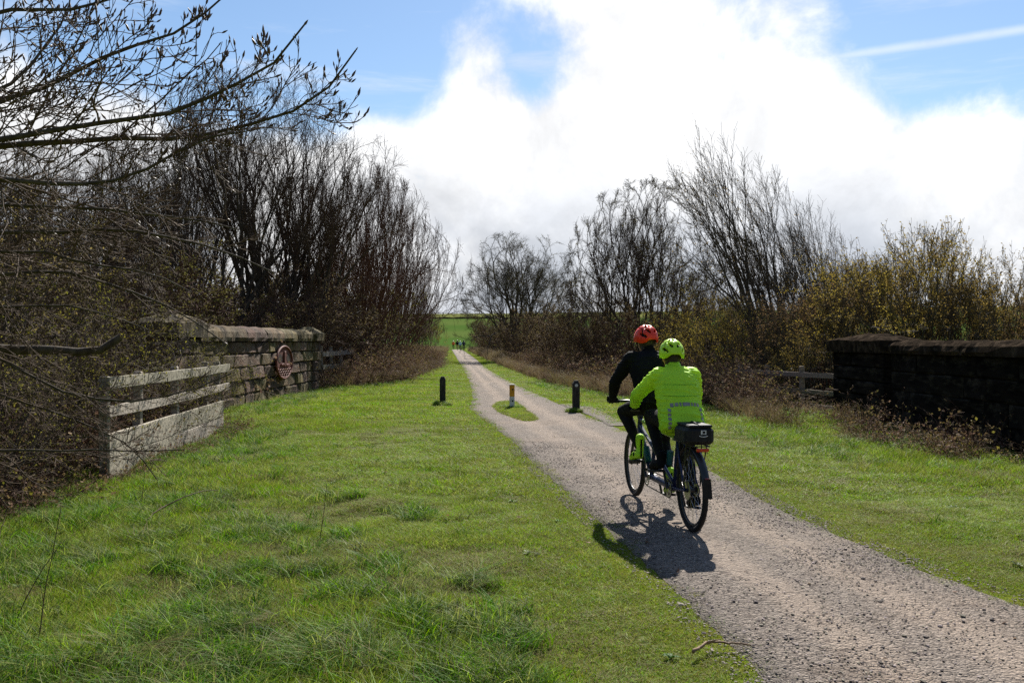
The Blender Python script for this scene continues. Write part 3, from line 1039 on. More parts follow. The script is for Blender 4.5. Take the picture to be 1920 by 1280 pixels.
wl, zl = parapet('parapet_wall', -6.66, 17.9, 28.2, 0.5, [0.33, 0.33, 0.32, 0.32, 0.31], 0.36, 'tall brown stone parapet carrying the oval red plaque', STONES_A, M['stone'], 5, 1)
pier(wl, 0.02, -5.15 - 0.75, 0.72, 1.45, 1.68, 0.28, STONES_A, M['stone'], 6, 0.20)
pier(wl, 0.02, 5.15 + 0.45, 0.64, 0.9, 1.62, 0.24, STONES_A, M['stone'], 7, 0.22)
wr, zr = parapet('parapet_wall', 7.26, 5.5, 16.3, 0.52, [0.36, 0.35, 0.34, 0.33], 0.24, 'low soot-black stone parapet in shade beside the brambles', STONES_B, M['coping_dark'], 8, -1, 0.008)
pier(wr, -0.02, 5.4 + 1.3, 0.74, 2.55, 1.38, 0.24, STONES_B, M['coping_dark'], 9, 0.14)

# oval plaque on the left parapet: rim, figure and waves standing off a solid plate
pl = empty('oval_plaque', (-6.345, 24.4, 1.02))
tag(pl, 'oval oxide-red metal plaque with wave relief fixed to the stone parapet', 'plaque')
A_, B_ = 0.84, 0.44          # half width along Y, half height
th = np.linspace(0, 2 * np.pi, 49)[:-1]
mb = MB()
V = [(0, 0, 0)] + [(0, A_ * 0.97 * math.cos(a), B_ * 0.97 * math.sin(a)) for a in th] + [(0.03, 0, 0)] + [(0.03, A_ * 0.97 * math.cos(a), B_ * 0.97 * math.sin(a)) for a in th]
n = len(th)
mb.add(V, [(1 + i, 1 + (i + 1) % n, n + 2 + (i + 1) % n, n + 2 + i) for i in range(n)], [(0, 1 + (i + 1) % n, 1 + i) for i in range(n)] + [(n + 1, n + 2 + i, n + 2 + (i + 1) % n) for i in range(n)])
mb.build('plate', M['plaque'], pl)
ring = [(0.035, A_ * math.cos(a), B_ * math.sin(a)) for a in np.linspace(0, 2 * np.pi, 60)]
MB().poly(ring, 0.032, 8).build('rim', M['plaque'], pl, smooth=True)
for sy in (-1, 1):            # flat discs painted dark as two shaded openings beside the central figure
    mb = MB()
    cy_, cz_ = sy * 0.45, 0.10
    V = [(0.034, cy_, cz_)] + [(0.034, cy_ + 0.20 * math.cos(a), cz_ + 0.14 * math.sin(a) * (1 if math.sin(a) > 0 else 0.7)) for a in th]
    mb.add(V, None, [(0, 1 + i, 1 + (i + 1) % n) for i in range(n)])
    mb.build('painted_opening', M['plaque_dark'], pl)
mb = MB()
mb.box((0.05, 0.0, 0.10), (0.04, 0.17, 0.42), bev=0.012).box((0.05, -0.2, -0.05), (0.035, 0.4, 0.06), bev=0.01).box((0.05, 0.3, -0.08), (0.035, 0.34, 0.06), bev=0.01)
mb.build('relief_figure', M['plaque'], pl)
for k in range(4):
    w = A_ * math.sqrt(max(0.05, 1 - ((-0.19 - 0.065 * k) / B_) ** 2)) - 0.05
    pts = [(0.045, -w + 2 * w * f, -0.19 - 0.065 * k + 0.014 * math.sin(f * w * 50)) for f in np.linspace(0, 1, 44)]
    MB().poly(pts, 0.014, 6).build('wave_bar', M['plaque'], pl, smooth=True)


# ------------------------------------------------------------------ fences
def plank_mesh(L, hgt, th, seed, mat, sag=0.01):
    r = random.Random(seed)
    m = 9
    V = []
    for j in range(m):
        f = j / (m - 1)
        x = L * f
        dz = -sag * math.sin(math.pi * f) + r.uniform(-0.004, 0.004)
        for (py, pz) in ((-0.5, -0.47), (-0.44, -0.5), (0.44, -0.5), (0.5, -0.47), (0.5, 0.47), (0.44, 0.5), (-0.44, 0.5), (-0.5, 0.47)):
            V.append((x + (r.uniform(-0.006, 0.006) if j in (0, m - 1) else 0), py * th + r.uniform(-0.002, 0.002), pz * hgt + dz + r.uniform(-0.003, 0.003)))
    q = [(j * 8 + i, j * 8 + (i + 1) % 8, (j + 1) * 8 + (i + 1) % 8, (j + 1) * 8 + i) for j in range(m - 1) for i in range(8)]
    q = [f[::-1] for f in q]
    t = [(0, i, i + 1) for i in range(1, 7)] + [((m - 1) * 8, (m - 1) * 8 + i + 1, (m - 1) * 8 + i) for i in range(1, 7)]
    return MB().add(V, q, t).mesh('plank', mat)


def fence(label, A, B, rails, posts, post_h, mat, seed, side, boards=(), post_off=0.055, psize=0.1, name='timber_fence'):
    """A, B ground points; rails (z, height); posts = distances along; boards (s0, s1, z0, z1)"""
    A, B = Vector((*A, 0)), Vector((*B, 0))
    d = (B - A); L = d.length; ang = math.atan2(d.y, d.x)
    root = empty(name, A, ang)
    tag(root, label, 'fence')
    r = random.Random(seed)
    for z, h in rails:
        link('rail', plank_mesh(L, h, 0.04, r.random(), mat, 0.012), root, loc=(0, side * r.uniform(0, 0.004), z + h / 2), rot=(r.uniform(-0.03, 0.03), r.uniform(-0.006, 0.006), 0))
    for s in posts:
        h = post_h * r.uniform(0.97, 1.04) + 0.3
        MB().box((0, 0, h / 2 - 0.3), (psize, psize, h), bev=0.008).build('post', mat, root, loc=(s, -side * (post_off + 0.02), 0), rot=(r.uniform(-0.02, 0.02), r.uniform(-0.02, 0.02), 0))
    for s in posts:
        for z, h in rails:
            for dz_ in (0.3, 0.7):
                MB().rod((0, -side * 0.0, 0), (0, side * 0.006, 0), 0.006, 8).build('nail', M['bollard'], root, loc=(min(max(s, 0.05), L - 0.05) + r.uniform(-0.02, 0.02), side * 0.0195, z + h * dz_))
    for s0, s1, z0, z1 in boards:
        link('board', plank_mesh(s1 - s0 - 0.006, z1 - z0 - 0.006, 0.035, r.random(), mat, 0.0), root, loc=(s0, side * r.uniform(0.0, 0.006), (z0 + z1) / 2))
    return root


fence('pale weathered timber fence with solid kickboards in front of the leafy hedge', (-4.5, 9.8), (-5.15, 16.0), [(1.07, 0.135), (0.755, 0.125)], [0.12, 1.25, 3.0, 4.75, 5.7], 1.22, M['wood_pale'], 3, -1,
      [(0.0, 2.75, 0.285, 0.57), (2.75, 5.72, 0.285, 0.565), (0.0, 2.75, -0.03, 0.285), (2.75, 5.72, -0.02, 0.283)])
fence('short pale timber fence joined to the far end of the tall parapet', (-6.3, 29.3), (-6.25, 34.6), [(1.10, 0.16), (0.66, 0.16)], [0.1, 1.7, 3.2, 4.9], 1.42, M['wood_pale'], 4, -1,
      [(0.0, 2.3, 0.21, 0.44), (0.0, 2.3, -0.03, 0.205)], psize=0.09)
fence('dark timber rail fence half lost in brambles beside the black parapet', (7.0, 18.75), (5.9, 23.4), [(0.80, 0.11), (0.42, 0.10), (0.10, 0.10)], [0.08, 1.6, 3.2, 4.6], 1.02, M['wood_dark'], 5, 1)

# ------------------------------------------------------------------ posts on the trail
def bollard(name, label, px, py, h, w, disc=False, pointed=True):
    x, y = gp(px, py)
    z = float(terrain(np.array(x), np.array(y)))
    root = empty(name, (x, y, z), R(4))
    tag(root, label, 'bollard', None)
    mb = MB()
    b = 0.012
    hw = w / 2
    secs = [(-0.2, 1.0), (0.0, 1.0), (h - 0.075, 1.0), (h - 0.02, 0.62), (h, 0.5)] if pointed else [(-0.2, 1.0), (h - 0.015, 1.0), (h, 0.88)]
    V = []
    for z_, s in secs:
        for (a, c) in ((-hw + b, -hw), (hw - b, -hw), (hw, -hw + b), (hw, hw - b), (hw - b, hw), (-hw + b, hw), (-hw, hw - b), (-hw, -hw + b)):
            V.append((a * s, c * s, z_))
    K = len(secs)
    q = [(k * 8 + i, k * 8 + (i + 1) % 8, (k + 1) * 8 + (i + 1) % 8, (k + 1) * 8 + i) for k in range(K - 1) for i in range(8)]
    t = [((K - 1) * 8, (K - 1) * 8 + i, (K - 1) * 8 + i + 1) for i in range(1, 7)]
    mb.add(V, q, t)
    return root, mb, hw


root, mb, hw = bollard('bollard', 'plain black wooden post standing in the grass left of the path', 830, 760, 0.70, 0.15)
mb.build('post', M['bollard'], root)
root, mb, hw = bollard('bollard', 'black wooden post bearing a small white disc', 1080, 771, 0.71, 0.16)
mb.build('post', M['bollard'], root)
a_ = np.arange(16) * 2 * np.pi / 16
V = [(0, -hw - 0.008, 0.60)] + [(0.036 * math.cos(a), -hw - 0.008, 0.60 + 0.036 * math.sin(a)) for a in a_] + [(0.036 * math.cos(a), -hw + 0.004, 0.60 + 0.036 * math.sin(a)) for a in a_]
MB().add(V, [(1 + i, 17 + i, 17 + (i + 1) % 16, 1 + (i + 1) % 16) for i in range(16)], [(0, 1 + i, 1 + (i + 1) % 16) for i in range(16)]).build('waymark_disc', M['white_paint'], root)

root, mb, hw = bollard('marker_post', 'amber-topped white marker post on the grass island in the path', 960, 767, 0.30, 0.115, pointed=False)
mb.build('lower_sleeve', M['white_paint'], root)
MB().box((0, 0, 0.30 + 0.14), (0.117, 0.117, 0.28), bev=0.01).build('upper_sleeve', M['yellow_paint'], root)
MB().box((0, 0, 0.582), (0.118, 0.118, 0.02), bev=0.006).build('top_cap', M['white_paint'], root)
for z_ in (0.47, 0.20):
    MB().rod((0.012, -hw - 0.006, z_), (0.012, -hw + 0.002, z_), 0.02, 12).build('reflector', M['bollard'], root)
# ------------------------------------------------------------------ trees and shrubs
UP = np.array([0, 0, 1.0])


def nrm(v):
    return v / (np.linalg.norm(v, axis=-1, keepdims=True) + 1e-12)


def polyline(r, start, d, length, K, wig, trop, wind=(0, 0, 0)):
    N = len(start)
    P = np.zeros((N, K, 3)); P[:, 0] = start
    d = nrm(d)
    seg = (length / (K - 1))[:, None]
    wind = np.array(wind)
    for k in range(1, K):
        d = nrm(d + wig * r.standard_normal((N, 3)) + trop * UP + wind)
        P[:, k] = P[:, k - 1] + d * seg
    return P


def radii(r0, r1, K, p=1.0):
    f = np.linspace(0, 1, K)[None] ** p
    return r0[:, None] * (1 - f) + r1 * f


def branch(r, P, Rd, Ln, n, t0, t1, ang, angv, ratio, fall, K, wig, trop, rk, rmin, wind=(0, 0, 0), gold=True, flat=None):
    N, Kp, _ = P.shape
    t = t0 + (t1 - t0) * (np.arange(n)[None] + r.random((N, n))) / n
    f = t * (Kp - 1)
    i0 = np.clip(f.astype(int), 0, Kp - 2); w = (f - i0)[..., None]
    ix = np.arange(N)[:, None]
    pos = P[ix, i0] * (1 - w) + P[ix, i0 + 1] * w
    T = nrm(P[ix, i0 + 1] - P[ix, i0])
    rad = Rd[ix, i0] * (1 - w[..., 0]) + Rd[ix, i0 + 1] * w[..., 0]
    az = r.random((N, 1)) * 6.283 + np.arange(n)[None] * 2.4 + r.standard_normal((N, n)) * 0.4
    ref = np.where(np.abs(T[..., 2:3]) < 0.9, UP, np.array([1.0, 0, 0]))
    U = nrm(np.cross(T, ref)); Vv = np.cross(T, U)
    a = ang + angv * r.standard_normal((N, n))
    d = np.cos(a)[..., None] * T + np.sin(a)[..., None] * (np.cos(az)[..., None] * U + np.sin(az)[..., None] * Vv)
    if flat is not None: d = d * np.array(flat)
    ln = Ln[:, None] * ratio * (1 - fall * (t - t0) / max(t1 - t0, 1e-6)) * (0.6 + 0.7 * r.random((N, n)))
    pos, d, ln, rad = pos.reshape(-1, 3), d.reshape(-1, 3), ln.ravel(), rad.ravel()
    P2 = polyline(r, pos, d, ln, K, wig, trop, wind)
    r0 = np.maximum(np.minimum(rad * 0.8, rk * ln), rmin)
    return P2, radii(r0, rmin, K), ln


def leaves(r, P, n, size, mb, mi=0, droop=0.0, aspect=0.55):
    N, K, _ = P.shape
    i = r.integers(0, N, n); f = (0.15 + 0.85 * r.random(n)) * (K - 1)
    k = np.clip(f.astype(int), 0, K - 2); w = (f - k)[:, None]
    c = P[i, k] * (1 - w) + P[i, k + 1] * w
    d = nrm(r.standard_normal((n, 3)) + UP * (0.3 - droop)); s = nrm(np.cross(d, r.standard_normal((n, 3))))
    L = (size * (0.55 + 0.8 * r.random(n)))[:, None]
    V = np.stack([c, c + d * L * 0.5 + s * L * aspect / 2, c + d * L, c + d * L * 0.5 - s * L * aspect / 2], 1)
    b = (np.arange(n) * 4)[:, None]
    mb.add(V.reshape(-1, 3), b + np.arange(4)[None], None, mi)


def make_tree(name, seed, H, stems, spread, bark, twig, l1=12, l2=9, l3=7, lean=(0, 0), wig=0.07, trop=0.06, ang1=0.62, ratio1=0.42, t0=0.22,
              leaf=None, nleaf=0, lsize=0.05, r0=0.011, base_r=0.25, droop3=0.02, twig_r=0.0048, l2ratio=0.5, l3ratio=0.5, wind=(0, 0, 0), hvar=0.10, up_bias=1.0, Rw=3.0):
    """multi-stemmed tree: root empty > trunk (stems and boughs), crown (branchlets and twigs), leaves"""
    r = np.random.default_rng(seed)
    root = empty(name)
    a = np.arange(stems) * 2.399 + r.random(stems) * 0.5
    off = base_r * np.sqrt(r.random(stems))
    start = np.stack([np.cos(a) * off, np.sin(a) * off, np.full(stems, -0.15)], -1)
    out = spread * np.sqrt((np.arange(stems) + 0.3 + 0.5 * r.random(stems)) / stems) * 1.1
    d = np.stack([np.cos(a) * out + lean[0], np.sin(a) * out + lean[1], np.full(stems, up_bias)], -1)
    th_ = np.arctan(out); ct, s_t = np.cos(th_), np.sin(th_)
    Ln = (1 - hvar * r.random(stems)) * (0.45 / np.sqrt((ct / H) ** 2 + (s_t / (Rw * 1.05)) ** 2) + 0.55 * (4 * ct / H) / ((s_t / Rw) ** 2 + (2 * ct / H) ** 2))   # tips on a rounded dome
    P0 = polyline(r, start, d, Ln, 14, wig * 0.8, trop * 0.35, wind)
    fz = (H / P0[..., 2].max()); P0 = P0 * np.array([1.0, 1.0, fz]); Ln = Ln * (0.5 + 0.5 * fz)
    R0 = radii(r0 * Ln * (0.8 + 0.5 * r.random(stems)), twig_r * 1.3, 14, 0.85)
    P1, R1, L1 = branch(r, P0, R0, Ln, l1, t0, 0.95, ang1, 0.16, ratio1, 0.68, 9, wig * 1.3, trop * 1.1, 0.011, twig_r * 1.2, wind)
    tb = MB(); tb.tubes(P0, R0, 8); tb.tubes(P1, R1, 5)
    tb.build('trunk', bark, root, smooth=True)
    P2, R2, L2 = branch(r, P1, R1, L1, l2, 0.12, 0.98, 0.62, 0.2, l2ratio, 0.45, 5, wig * 1.6, trop * 0.8, 0.009, twig_r, wind)
    P2b, R2b, L2b = branch(r, P0, R0, Ln, 18, 0.40, 0.99, 0.5, 0.2, 0.15, 0.45, 5, wig * 1.6, trop * 0.8, 0.009, twig_r, wind)
    P2 = np.concatenate([P2, P2b]); R2 = np.concatenate([R2, R2b]); L2 = np.concatenate([L2, L2b])
    P3, R3, L3 = branch(r, P2, R2, L2, l3, 0.1, 1.0, 0.6, 0.22, l3ratio, 0.3, 3, wig * 1.8, droop3, 0.006, twig_r * 0.85, wind)
    cb = MB(); cb.tubes(P2, R2, 3); cb.tubes(P3, R3, 3)
    cb.build('crown', twig, root)
    if leaf is not None and nleaf:
        lb = MB()
        leaves(r, P3, int(nleaf * 0.8), lsize, lb)
        leaves(r, P2, int(nleaf * 0.2), lsize, lb)
        lb.build('leaves', leaf, root)
    return root


def fork_tree(name, seed, H, Rw, stems, levels, spread, bark, twig, ang=0.34, trop=0.04, ntw=6, three=1, twig_len=0.42, base_r=0.3, r0=0.10, lr=0.83, wig=0.10,
              wind=(0, 0, 0), leaf=None, nleaf=0, lsize=0.05, twig_r=0.0046, l0=1.0, shape=True):
    """tree that forks again and again into a rounded crown of fine twigs; scaled to its height H and half width Rw"""
    r = np.random.default_rng(seed)
    root = empty(name)
    a = np.arange(stems) * 2.399 + r.random(stems) * 0.6
    off = base_r * np.sqrt((np.arange(stems) + 0.2) / stems)
    out = spread * np.sqrt((np.arange(stems) + 0.5) / stems) * (0.8 + 0.4 * r.random(stems))
    start = np.stack([np.cos(a) * off, np.sin(a) * off, np.full(stems, -0.02 * H)], -1)
    d = np.stack([np.cos(a) * out, np.sin(a) * out, np.ones(stems)], -1)
    L = H * 0.22 * l0 * (0.75 + 0.5 * r.random(stems))
    rad = np.full(stems, r0) * (0.7 + 0.5 * r.random(stems))
    segs = []
    for lv in range(levels):
        K = 5 if lv < 2 else 4
        P = polyline(r, start, d, L, K, wig * (0.6 if lv < 2 else 1.0), trop * 0.6, wind)
        r1 = np.maximum(rad * 0.80, twig_r)
        segs.append((P, rad[:, None] * (1 - np.linspace(0, 1, K)[None]) + r1[:, None] * np.linspace(0, 1, K)[None], L))
        if lv == levels - 1: break
        n = 3 if lv < three else 2
        T = nrm(P[:, -1] - P[:, -2]); N = len(T)
        ref = np.where(np.abs(T[:, 2:3]) < 0.9, UP, np.array([1.0, 0, 0]))
        U = nrm(np.cross(T, ref)); Vv = np.cross(T, U)
        az = r.random((N, 1)) * 6.283 + np.arange(n)[None] * (2 * np.pi / n) + r.standard_normal((N, n)) * 0.35
        aa = ang * (0.45 + 0.95 * r.random((N, n)))
        d = np.cos(aa)[..., None] * T[:, None] + np.sin(aa)[..., None] * (np.cos(az)[..., None] * U[:, None] + np.sin(az)[..., None] * Vv[:, None]) + trop * UP
        d = d.reshape(-1, 3)
        start = np.repeat(P[:, -1], n, axis=0)
        L = np.repeat(L, n) * lr * (0.72 + 0.5 * r.random(N * n))
        rad = np.maximum(np.repeat(r1, n) * (0.62 + 0.25 * r.random(N * n)), twig_r)
    tw = []
    for lv in range(max(1, levels - 5), levels):
        P, Rd, Ls = segs[lv]
        tw.append(branch(r, P, Rd, np.full(len(P), H * 0.1 * twig_len / 0.42), ntw, 0.05, 1.0, 0.55, 0.2, 0.42 if lv < levels - 1 else 0.55, 0.1, 3, 0.16, 0.03, 0.008, twig_r * 0.85, wind))
    allp = np.concatenate([t[0].reshape(-1, 3) for t in tw])
    cx = allp[:, :2].mean(0) if wind == (0, 0, 0) else np.zeros(2)
    rr = np.percentile(np.hypot(allp[:, 0] - cx[0], allp[:, 1] - cx[1]), 92)
    S = np.array([Rw / rr, Rw / rr, H / np.percentile(allp[:, 2], 97 if shape else 99.7)])
    zc = H * 0.38

    def dome(P):
        # growth thins out at a rounded crown outline
        Q = P * S
        if not shape: return Q
        lim = 0.72
        e = np.stack([Q[..., 0] / (Rw * 1.08), Q[..., 1] / (Rw * 1.08), np.where(Q[..., 2] > zc, (Q[..., 2] - zc) / (H - zc), (Q[..., 2] - zc) / (H * 0.9))], -1)
        rho = np.linalg.norm(e, axis=-1)
        new = np.where(rho > lim, lim + (1.12 - lim) * np.tanh((rho - lim) / (1.12 - lim)), rho)
        c = np.array([0, 0, zc])
        return c + (Q - c) * (new / np.maximum(rho, 1e-6))[..., None]
    tb = MB(); cb = MB()
    for lv, (P, Rd, _) in enumerate(segs):
        if lv < 3: tb.tubes(dome(P), Rd, 7 if lv < 2 else 5)
        else: cb.tubes(dome(P), Rd, 4 if lv < 5 else 3)
    for P, Rd, _ in tw: cb.tubes(dome(P), Rd, 3)
    tb.build('trunk', bark, root, smooth=True)
    cb.build('crown', twig, root)
    if leaf is not None:
        lb = MB()
        for P, Rd, _ in tw[-2:]: leaves(r, dome(P), nleaf // 2, lsize, lb)
        lb.build('leaves', leaf, root)
    return root


PROTO = {}


def proto(kind, *a, **k):
    PROTO[kind] = [make_tree(*a, **k), False]


def fproto(kind, *a, **k):
    PROTO[kind] = [fork_tree(*a, **k), False]


# tall vase-shaped trees, wind-leaning tree, spreading tree, willow thickets, leafy bushes, hedge shrubs
fproto('vase_a', 'bare_tree', 1, 10.9, 4.6, 11, 7, 0.55, M['bark'], M['twig'], ang=0.36, trop=0.03, ntw=8, three=1, base_r=0.8, r0=0.115, wig=0.06)
fproto('vase_b', 'bare_tree', 2, 10.2, 4.2, 9, 7, 0.55, M['bark'], M['twig'], ang=0.38, trop=0.03, ntw=8, three=1, base_r=0.7, r0=0.11, wig=0.06)
fproto('crown', 'bare_tree', 3, 10.6, 5.4, 6, 7, 0.7, M['bark'], M['twig_grey'], ang=0.52, trop=0.015, twig_r=0.006, ntw=12, three=2, base_r=0.45, r0=0.17, wig=0.10, leaf=M['leaf_olive'], nleaf=5000, lsize=0.09)
fproto('round', 'bare_tree', 4, 8.7, 3.9, 9, 7, 0.95, M['bark'], M['twig'], ang=0.54, trop=0.01, twig_r=0.0056, ntw=13, three=1, base_r=0.6, r0=0.10, wig=0.11, leaf=M['leaf_olive'], nleaf=4500, lsize=0.07)
fproto('lean', 'bare_tree', 5, 8.3, 3.0, 7, 7, 0.40, M['bark'], M['twig_grey'], ang=0.30, trop=0.05, ntw=6, three=1, base_r=0.5, r0=0.09, wig=0.06, wind=(-0.045, 0, 0), leaf=M['leaf_yellow'], nleaf=1600, lsize=0.055, shape=False)
fproto('thicket_a', 'willow_shrub', 6, 7.6, 3.7, 24, 6, 1.1, M['twig_red'], M['twig_red'], ang=0.34, trop=0.012, ntw=8, three=0, base_r=1.2, r0=0.045, wig=0.06, twig_len=0.5)
fproto('thicket_b', 'willow_shrub', 7, 6.2, 3.2, 20, 6, 1.1, M['bark_green'], M['twig'], ang=0.38, trop=0.012, ntw=7, three=0, base_r=1.0, r0=0.04, wig=0.07, leaf=M['leaf_olive'], nleaf=3500, lsize=0.07)
fproto('sallow_a', 'sallow_bush', 8, 4.5, 2.6, 15, 6, 1.05, M['bark_green'], M['twig_grey'], ang=0.40, trop=0.035, ntw=6, three=0, base_r=0.8, r0=0.035, wig=0.10, wind=(-0.02, 0, 0), leaf=M['leaf_yellow'], nleaf=10500, lsize=0.058, shape=False, twig_len=0.5, twig_r=0.004)
fproto('sallow_b', 'sallow_bush', 9, 4.1, 2.5, 15, 6, 1.05, M['bark_green'], M['twig_grey'], ang=0.40, trop=0.035, ntw=6, three=0, base_r=0.8, r0=0.035, wig=0.10, wind=(-0.02, 0, 0), leaf=M['leaf_yellow'], nleaf=9800, lsize=0.058, shape=False, twig_len=0.5, twig_r=0.004)
proto('scrub', 'scrub_bush', 10, 3.3, 16, 1.1, M['bark'], M['twig_red'], l1=10, l2=6, l3=7, trop=0.01, ang1=0.65, ratio1=0.45, base_r=0.9, t0=0.08, r0=0.007, wig=0.11, leaf=M['leaf_olive'], nleaf=9000, lsize=0.055, Rw=2.2)
proto('hedge_a', 'hawthorn_bush', 11, 2.7, 14, 0.9, M['bark'], M['twig'], l1=11, l2=7, l3=5, trop=0.01, ang1=0.7, ratio1=0.46, base_r=0.5, t0=0.08, r0=0.008, wig=0.13, twig_r=0.0022, leaf=M['leaf_green'], nleaf=8500, lsize=0.03)
proto('hedge_b', 'hawthorn_bush', 12, 2.3, 12, 1.0, M['bark'], M['twig'], l1=11, l2=7, l3=5, trop=0.01, ang1=0.7, ratio1=0.46, base_r=0.5, t0=0.08, r0=0.008, wig=0.13, twig_r=0.0022, leaf=M['leaf_green'], nleaf=6500, lsize=0.03)


def plant(kind, px, Y, label, cat, scale=1.0, rz=None, group=None, sz=1.0, X=None, seed=0):
    src, used = PROTO[kind]
    o = src if not used else copy_tree(src)
    PROTO[kind][1] = True
    x = (px - 960) / FPX * Y if X is None else X
    o.location = (x, Y, float(terrain(np.array(x), np.array(Y))))
    keepz = kind in ('lean', 'sallow_a', 'sallow_b')
    o.rotation_euler = (0, 0, (random.Random(px * 7 + Y).uniform(-0.35, 0.35) if keepz else random.Random(px * 7 + Y).uniform(0, 6.28)) if rz is None else rz)
    o.scale = (scale, scale, scale * sz)
    for key in ('group',):
        if key in o: del o[key]
    return tag(o, label, cat, group)


G1 = 'willow shrubs lining the left verge'
G2 = 'sallow bushes behind the black parapet'
G3 = 'scrub along the right verge'
G4 = 'hawthorn hedge behind the pale fence'
G5 = 'scrub behind the tall parapet'
# left side, front to back
plant('vase_a', 545, 36, 'tallest bare tree, many upright stems, rising behind the oval plaque', 'tree', 1.16)
plant('vase_b', 395, 33.5, 'bare upright tree rising behind the near pier of the tall parapet', 'tree', 1.12)
plant('vase_b', 225, 37, 'bare tree in the dark thicket behind the leafy hedge', 'tree', 0.88, rz=2.0)
plant('vase_a', 300, 44, 'bare tree deep in the thicket behind the near pier', 'tree', 0.95, rz=2.2)
plant('vase_a', 80, 33, 'bare tree farthest from the path behind the leafy hedge', 'tree', 0.8, rz=1.1)
plant('thicket_a', 672, 39, 'broad reddish willow shrub beside the short pale fence', 'shrub', 1.22)
plant('thicket_a', 715, 50, 'reddish willow shrub next along the verge after the short pale fence', 'shrub', 1.15, rz=1.7)
plant('thicket_b', 606, 41, 'dark willow shrub tangled round the foot of the tallest bare tree', 'shrub', 1.0)
plant('thicket_a', 738, 66, 'reddish willow shrub on the left verge, low and rounded', 'shrub', 1.08, rz=3.0)
plant('thicket_b', 762, 84, 'olive willow shrub on the left verge far along the path', 'shrub', 1.06, rz=0.6, group=G1)
plant('thicket_b', 784, 108, 'olive willow shrub on the left verge far along the path', 'shrub', 0.9, rz=2.6, group=G1)
plant('sallow_a', 806, 128, 'pale yellowish bush closing the left verge below the green hill', 'bush', 1.0)
LB5 = {330: 'dark twiggy scrub bush behind the near pier of the tall parapet', 440: 'dark twiggy scrub bush behind the tall parapet between near pier and plaque', 530: 'dark twiggy scrub bush directly behind the oval plaque', 600: 'small dark scrub bush behind the far pier of the tall parapet'}
for k, (px, Y, s) in enumerate([(330, 27, 1.25), (440, 31.5, 1.3), (530, 32, 1.25), (600, 35, 1.0), (120, 24, 1.4), (0, 21, 1.3), (230, 24, 1.3), (470, 40, 1.7), (560, 42, 1.7), (640, 45, 1.6), (390, 42, 1.7)]):
    lab = LB5.get(px) or ('dark twiggy scrub bush filling the shade behind the leafy hedge' if Y < 30 else 'tall dark scrub bush at the feet of the upright bare trees')
    plant('scrub', px, Y, lab, 'bush', s, rz=k * 1.3, group=None if px in LB5 else ('scrub behind the leafy hedge' if Y < 30 else 'scrub below the upright bare trees'))
plant('round', 0, 11.5, 'dark bare tree tangled into the leafy hedge by the pale fence', 'tree', 0.55, rz=1.0, X=-8.6)
plant('round', 0, 17, 'bare bushy tree between the leafy hedge and the near pier', 'tree', 0.62, rz=2.5, X=-9.6)
# hedge by the pale fence
hl = ['hawthorn bush with fresh green leaves at the near end post of the pale fence', 'hawthorn bush with fresh green leaves behind the pale fence rails', 'hawthorn bush with fresh leaves squeezed between pale fence and tall parapet']
for k, (X, Y, s, lb, kd) in enumerate([(-4.95, 7.6, 0.72, 0, 'hedge_b'), (-5.75, 8.8, 0.98, 0, 'hedge_a'), (-6.15, 10.8, 0.95, 1, 'hedge_b'), (-6.1, 12.9, 0.8, 1, 'hedge_a'), (-5.95, 15.6, 0.62, 2, 'hedge_b'), (-7.0, 9.6, 1.3, 1, 'hedge_a'), (-7.6, 12.5, 1.3, 1, 'hedge_b')]):
    plant(kd, 0, Y, hl[lb], 'bush', s, rz=k * 1.9, group=G4 if lb < 2 else None, X=X)
# right side
plant('crown', 972, 72, 'open spreading bare tree with forked trunks standing clear on the right verge', 'tree', 0.98, rz=0.4)
plant('round', 1206, 42, 'dense rounded dark tree behind the two riders', 'tree', 1.04, rz=2.6)
plant('lean', 1462, 28, 'tall bare tree blown to one side beyond the dark rail fence', 'tree', 0.98)
plant('lean', 1575, 31, 'slighter bare tree growing between the wind-blown tree and the sallow bushes', 'tree', 0.78, rz=0.2)
plant('thicket_b', 1120, 47, 'dark rounded thicket beside the dense tree', 'shrub', 0.86, rz=1.0)
plant('thicket_b', 1312, 38, 'brown thicket between the dense tree and the wind-blown tree', 'shrub', 0.82, rz=2.2)
for k, (px, Y, s, kd) in enumerate([(1640, 24, 1.0, 'sallow_a'), (1735, 24, 1.12, 'sallow_b'), (1835, 25, 0.9, 'sallow_a'), (1915, 27, 0.82, 'sallow_b'), (1995, 25, 0.78, 'sallow_a'), (1690, 27.5, 1.1, 'sallow_a'), (1785, 28, 1.05, 'sallow_b')]):
    plant(kd, px, Y, 'olive-yellow sallow bush in the second row behind the black parapet' if k > 4 else ('first', 'second', 'third', 'fourth', 'fifth')[k] + ' olive-yellow sallow bush along the black parapet, counted from its capped pier', 'bush', s, group=G2)
for k, (px, Y, s, kd) in enumerate([(1395, 26, 0.72, 'sallow_b'), (1500, 24, 0.72, 'sallow_a'), (1330, 31, 0.8, 'sallow_b'), (1555, 22.5, 0.6, 'sallow_b')]):
    plant(kd, px, Y, {1395: 'small olive-leaved bush where the dark rail fence sinks into brambles', 1500: 'small olive-leaved bush behind the middle of the dark rail fence', 1330: 'small olive-leaved bush between the brown thicket and the dark rail fence', 1555: 'smallest olive-leaved bush, against the capped pier of the black parapet'}[px], 'bush', s, group='small bushes behind the dark rail fence')
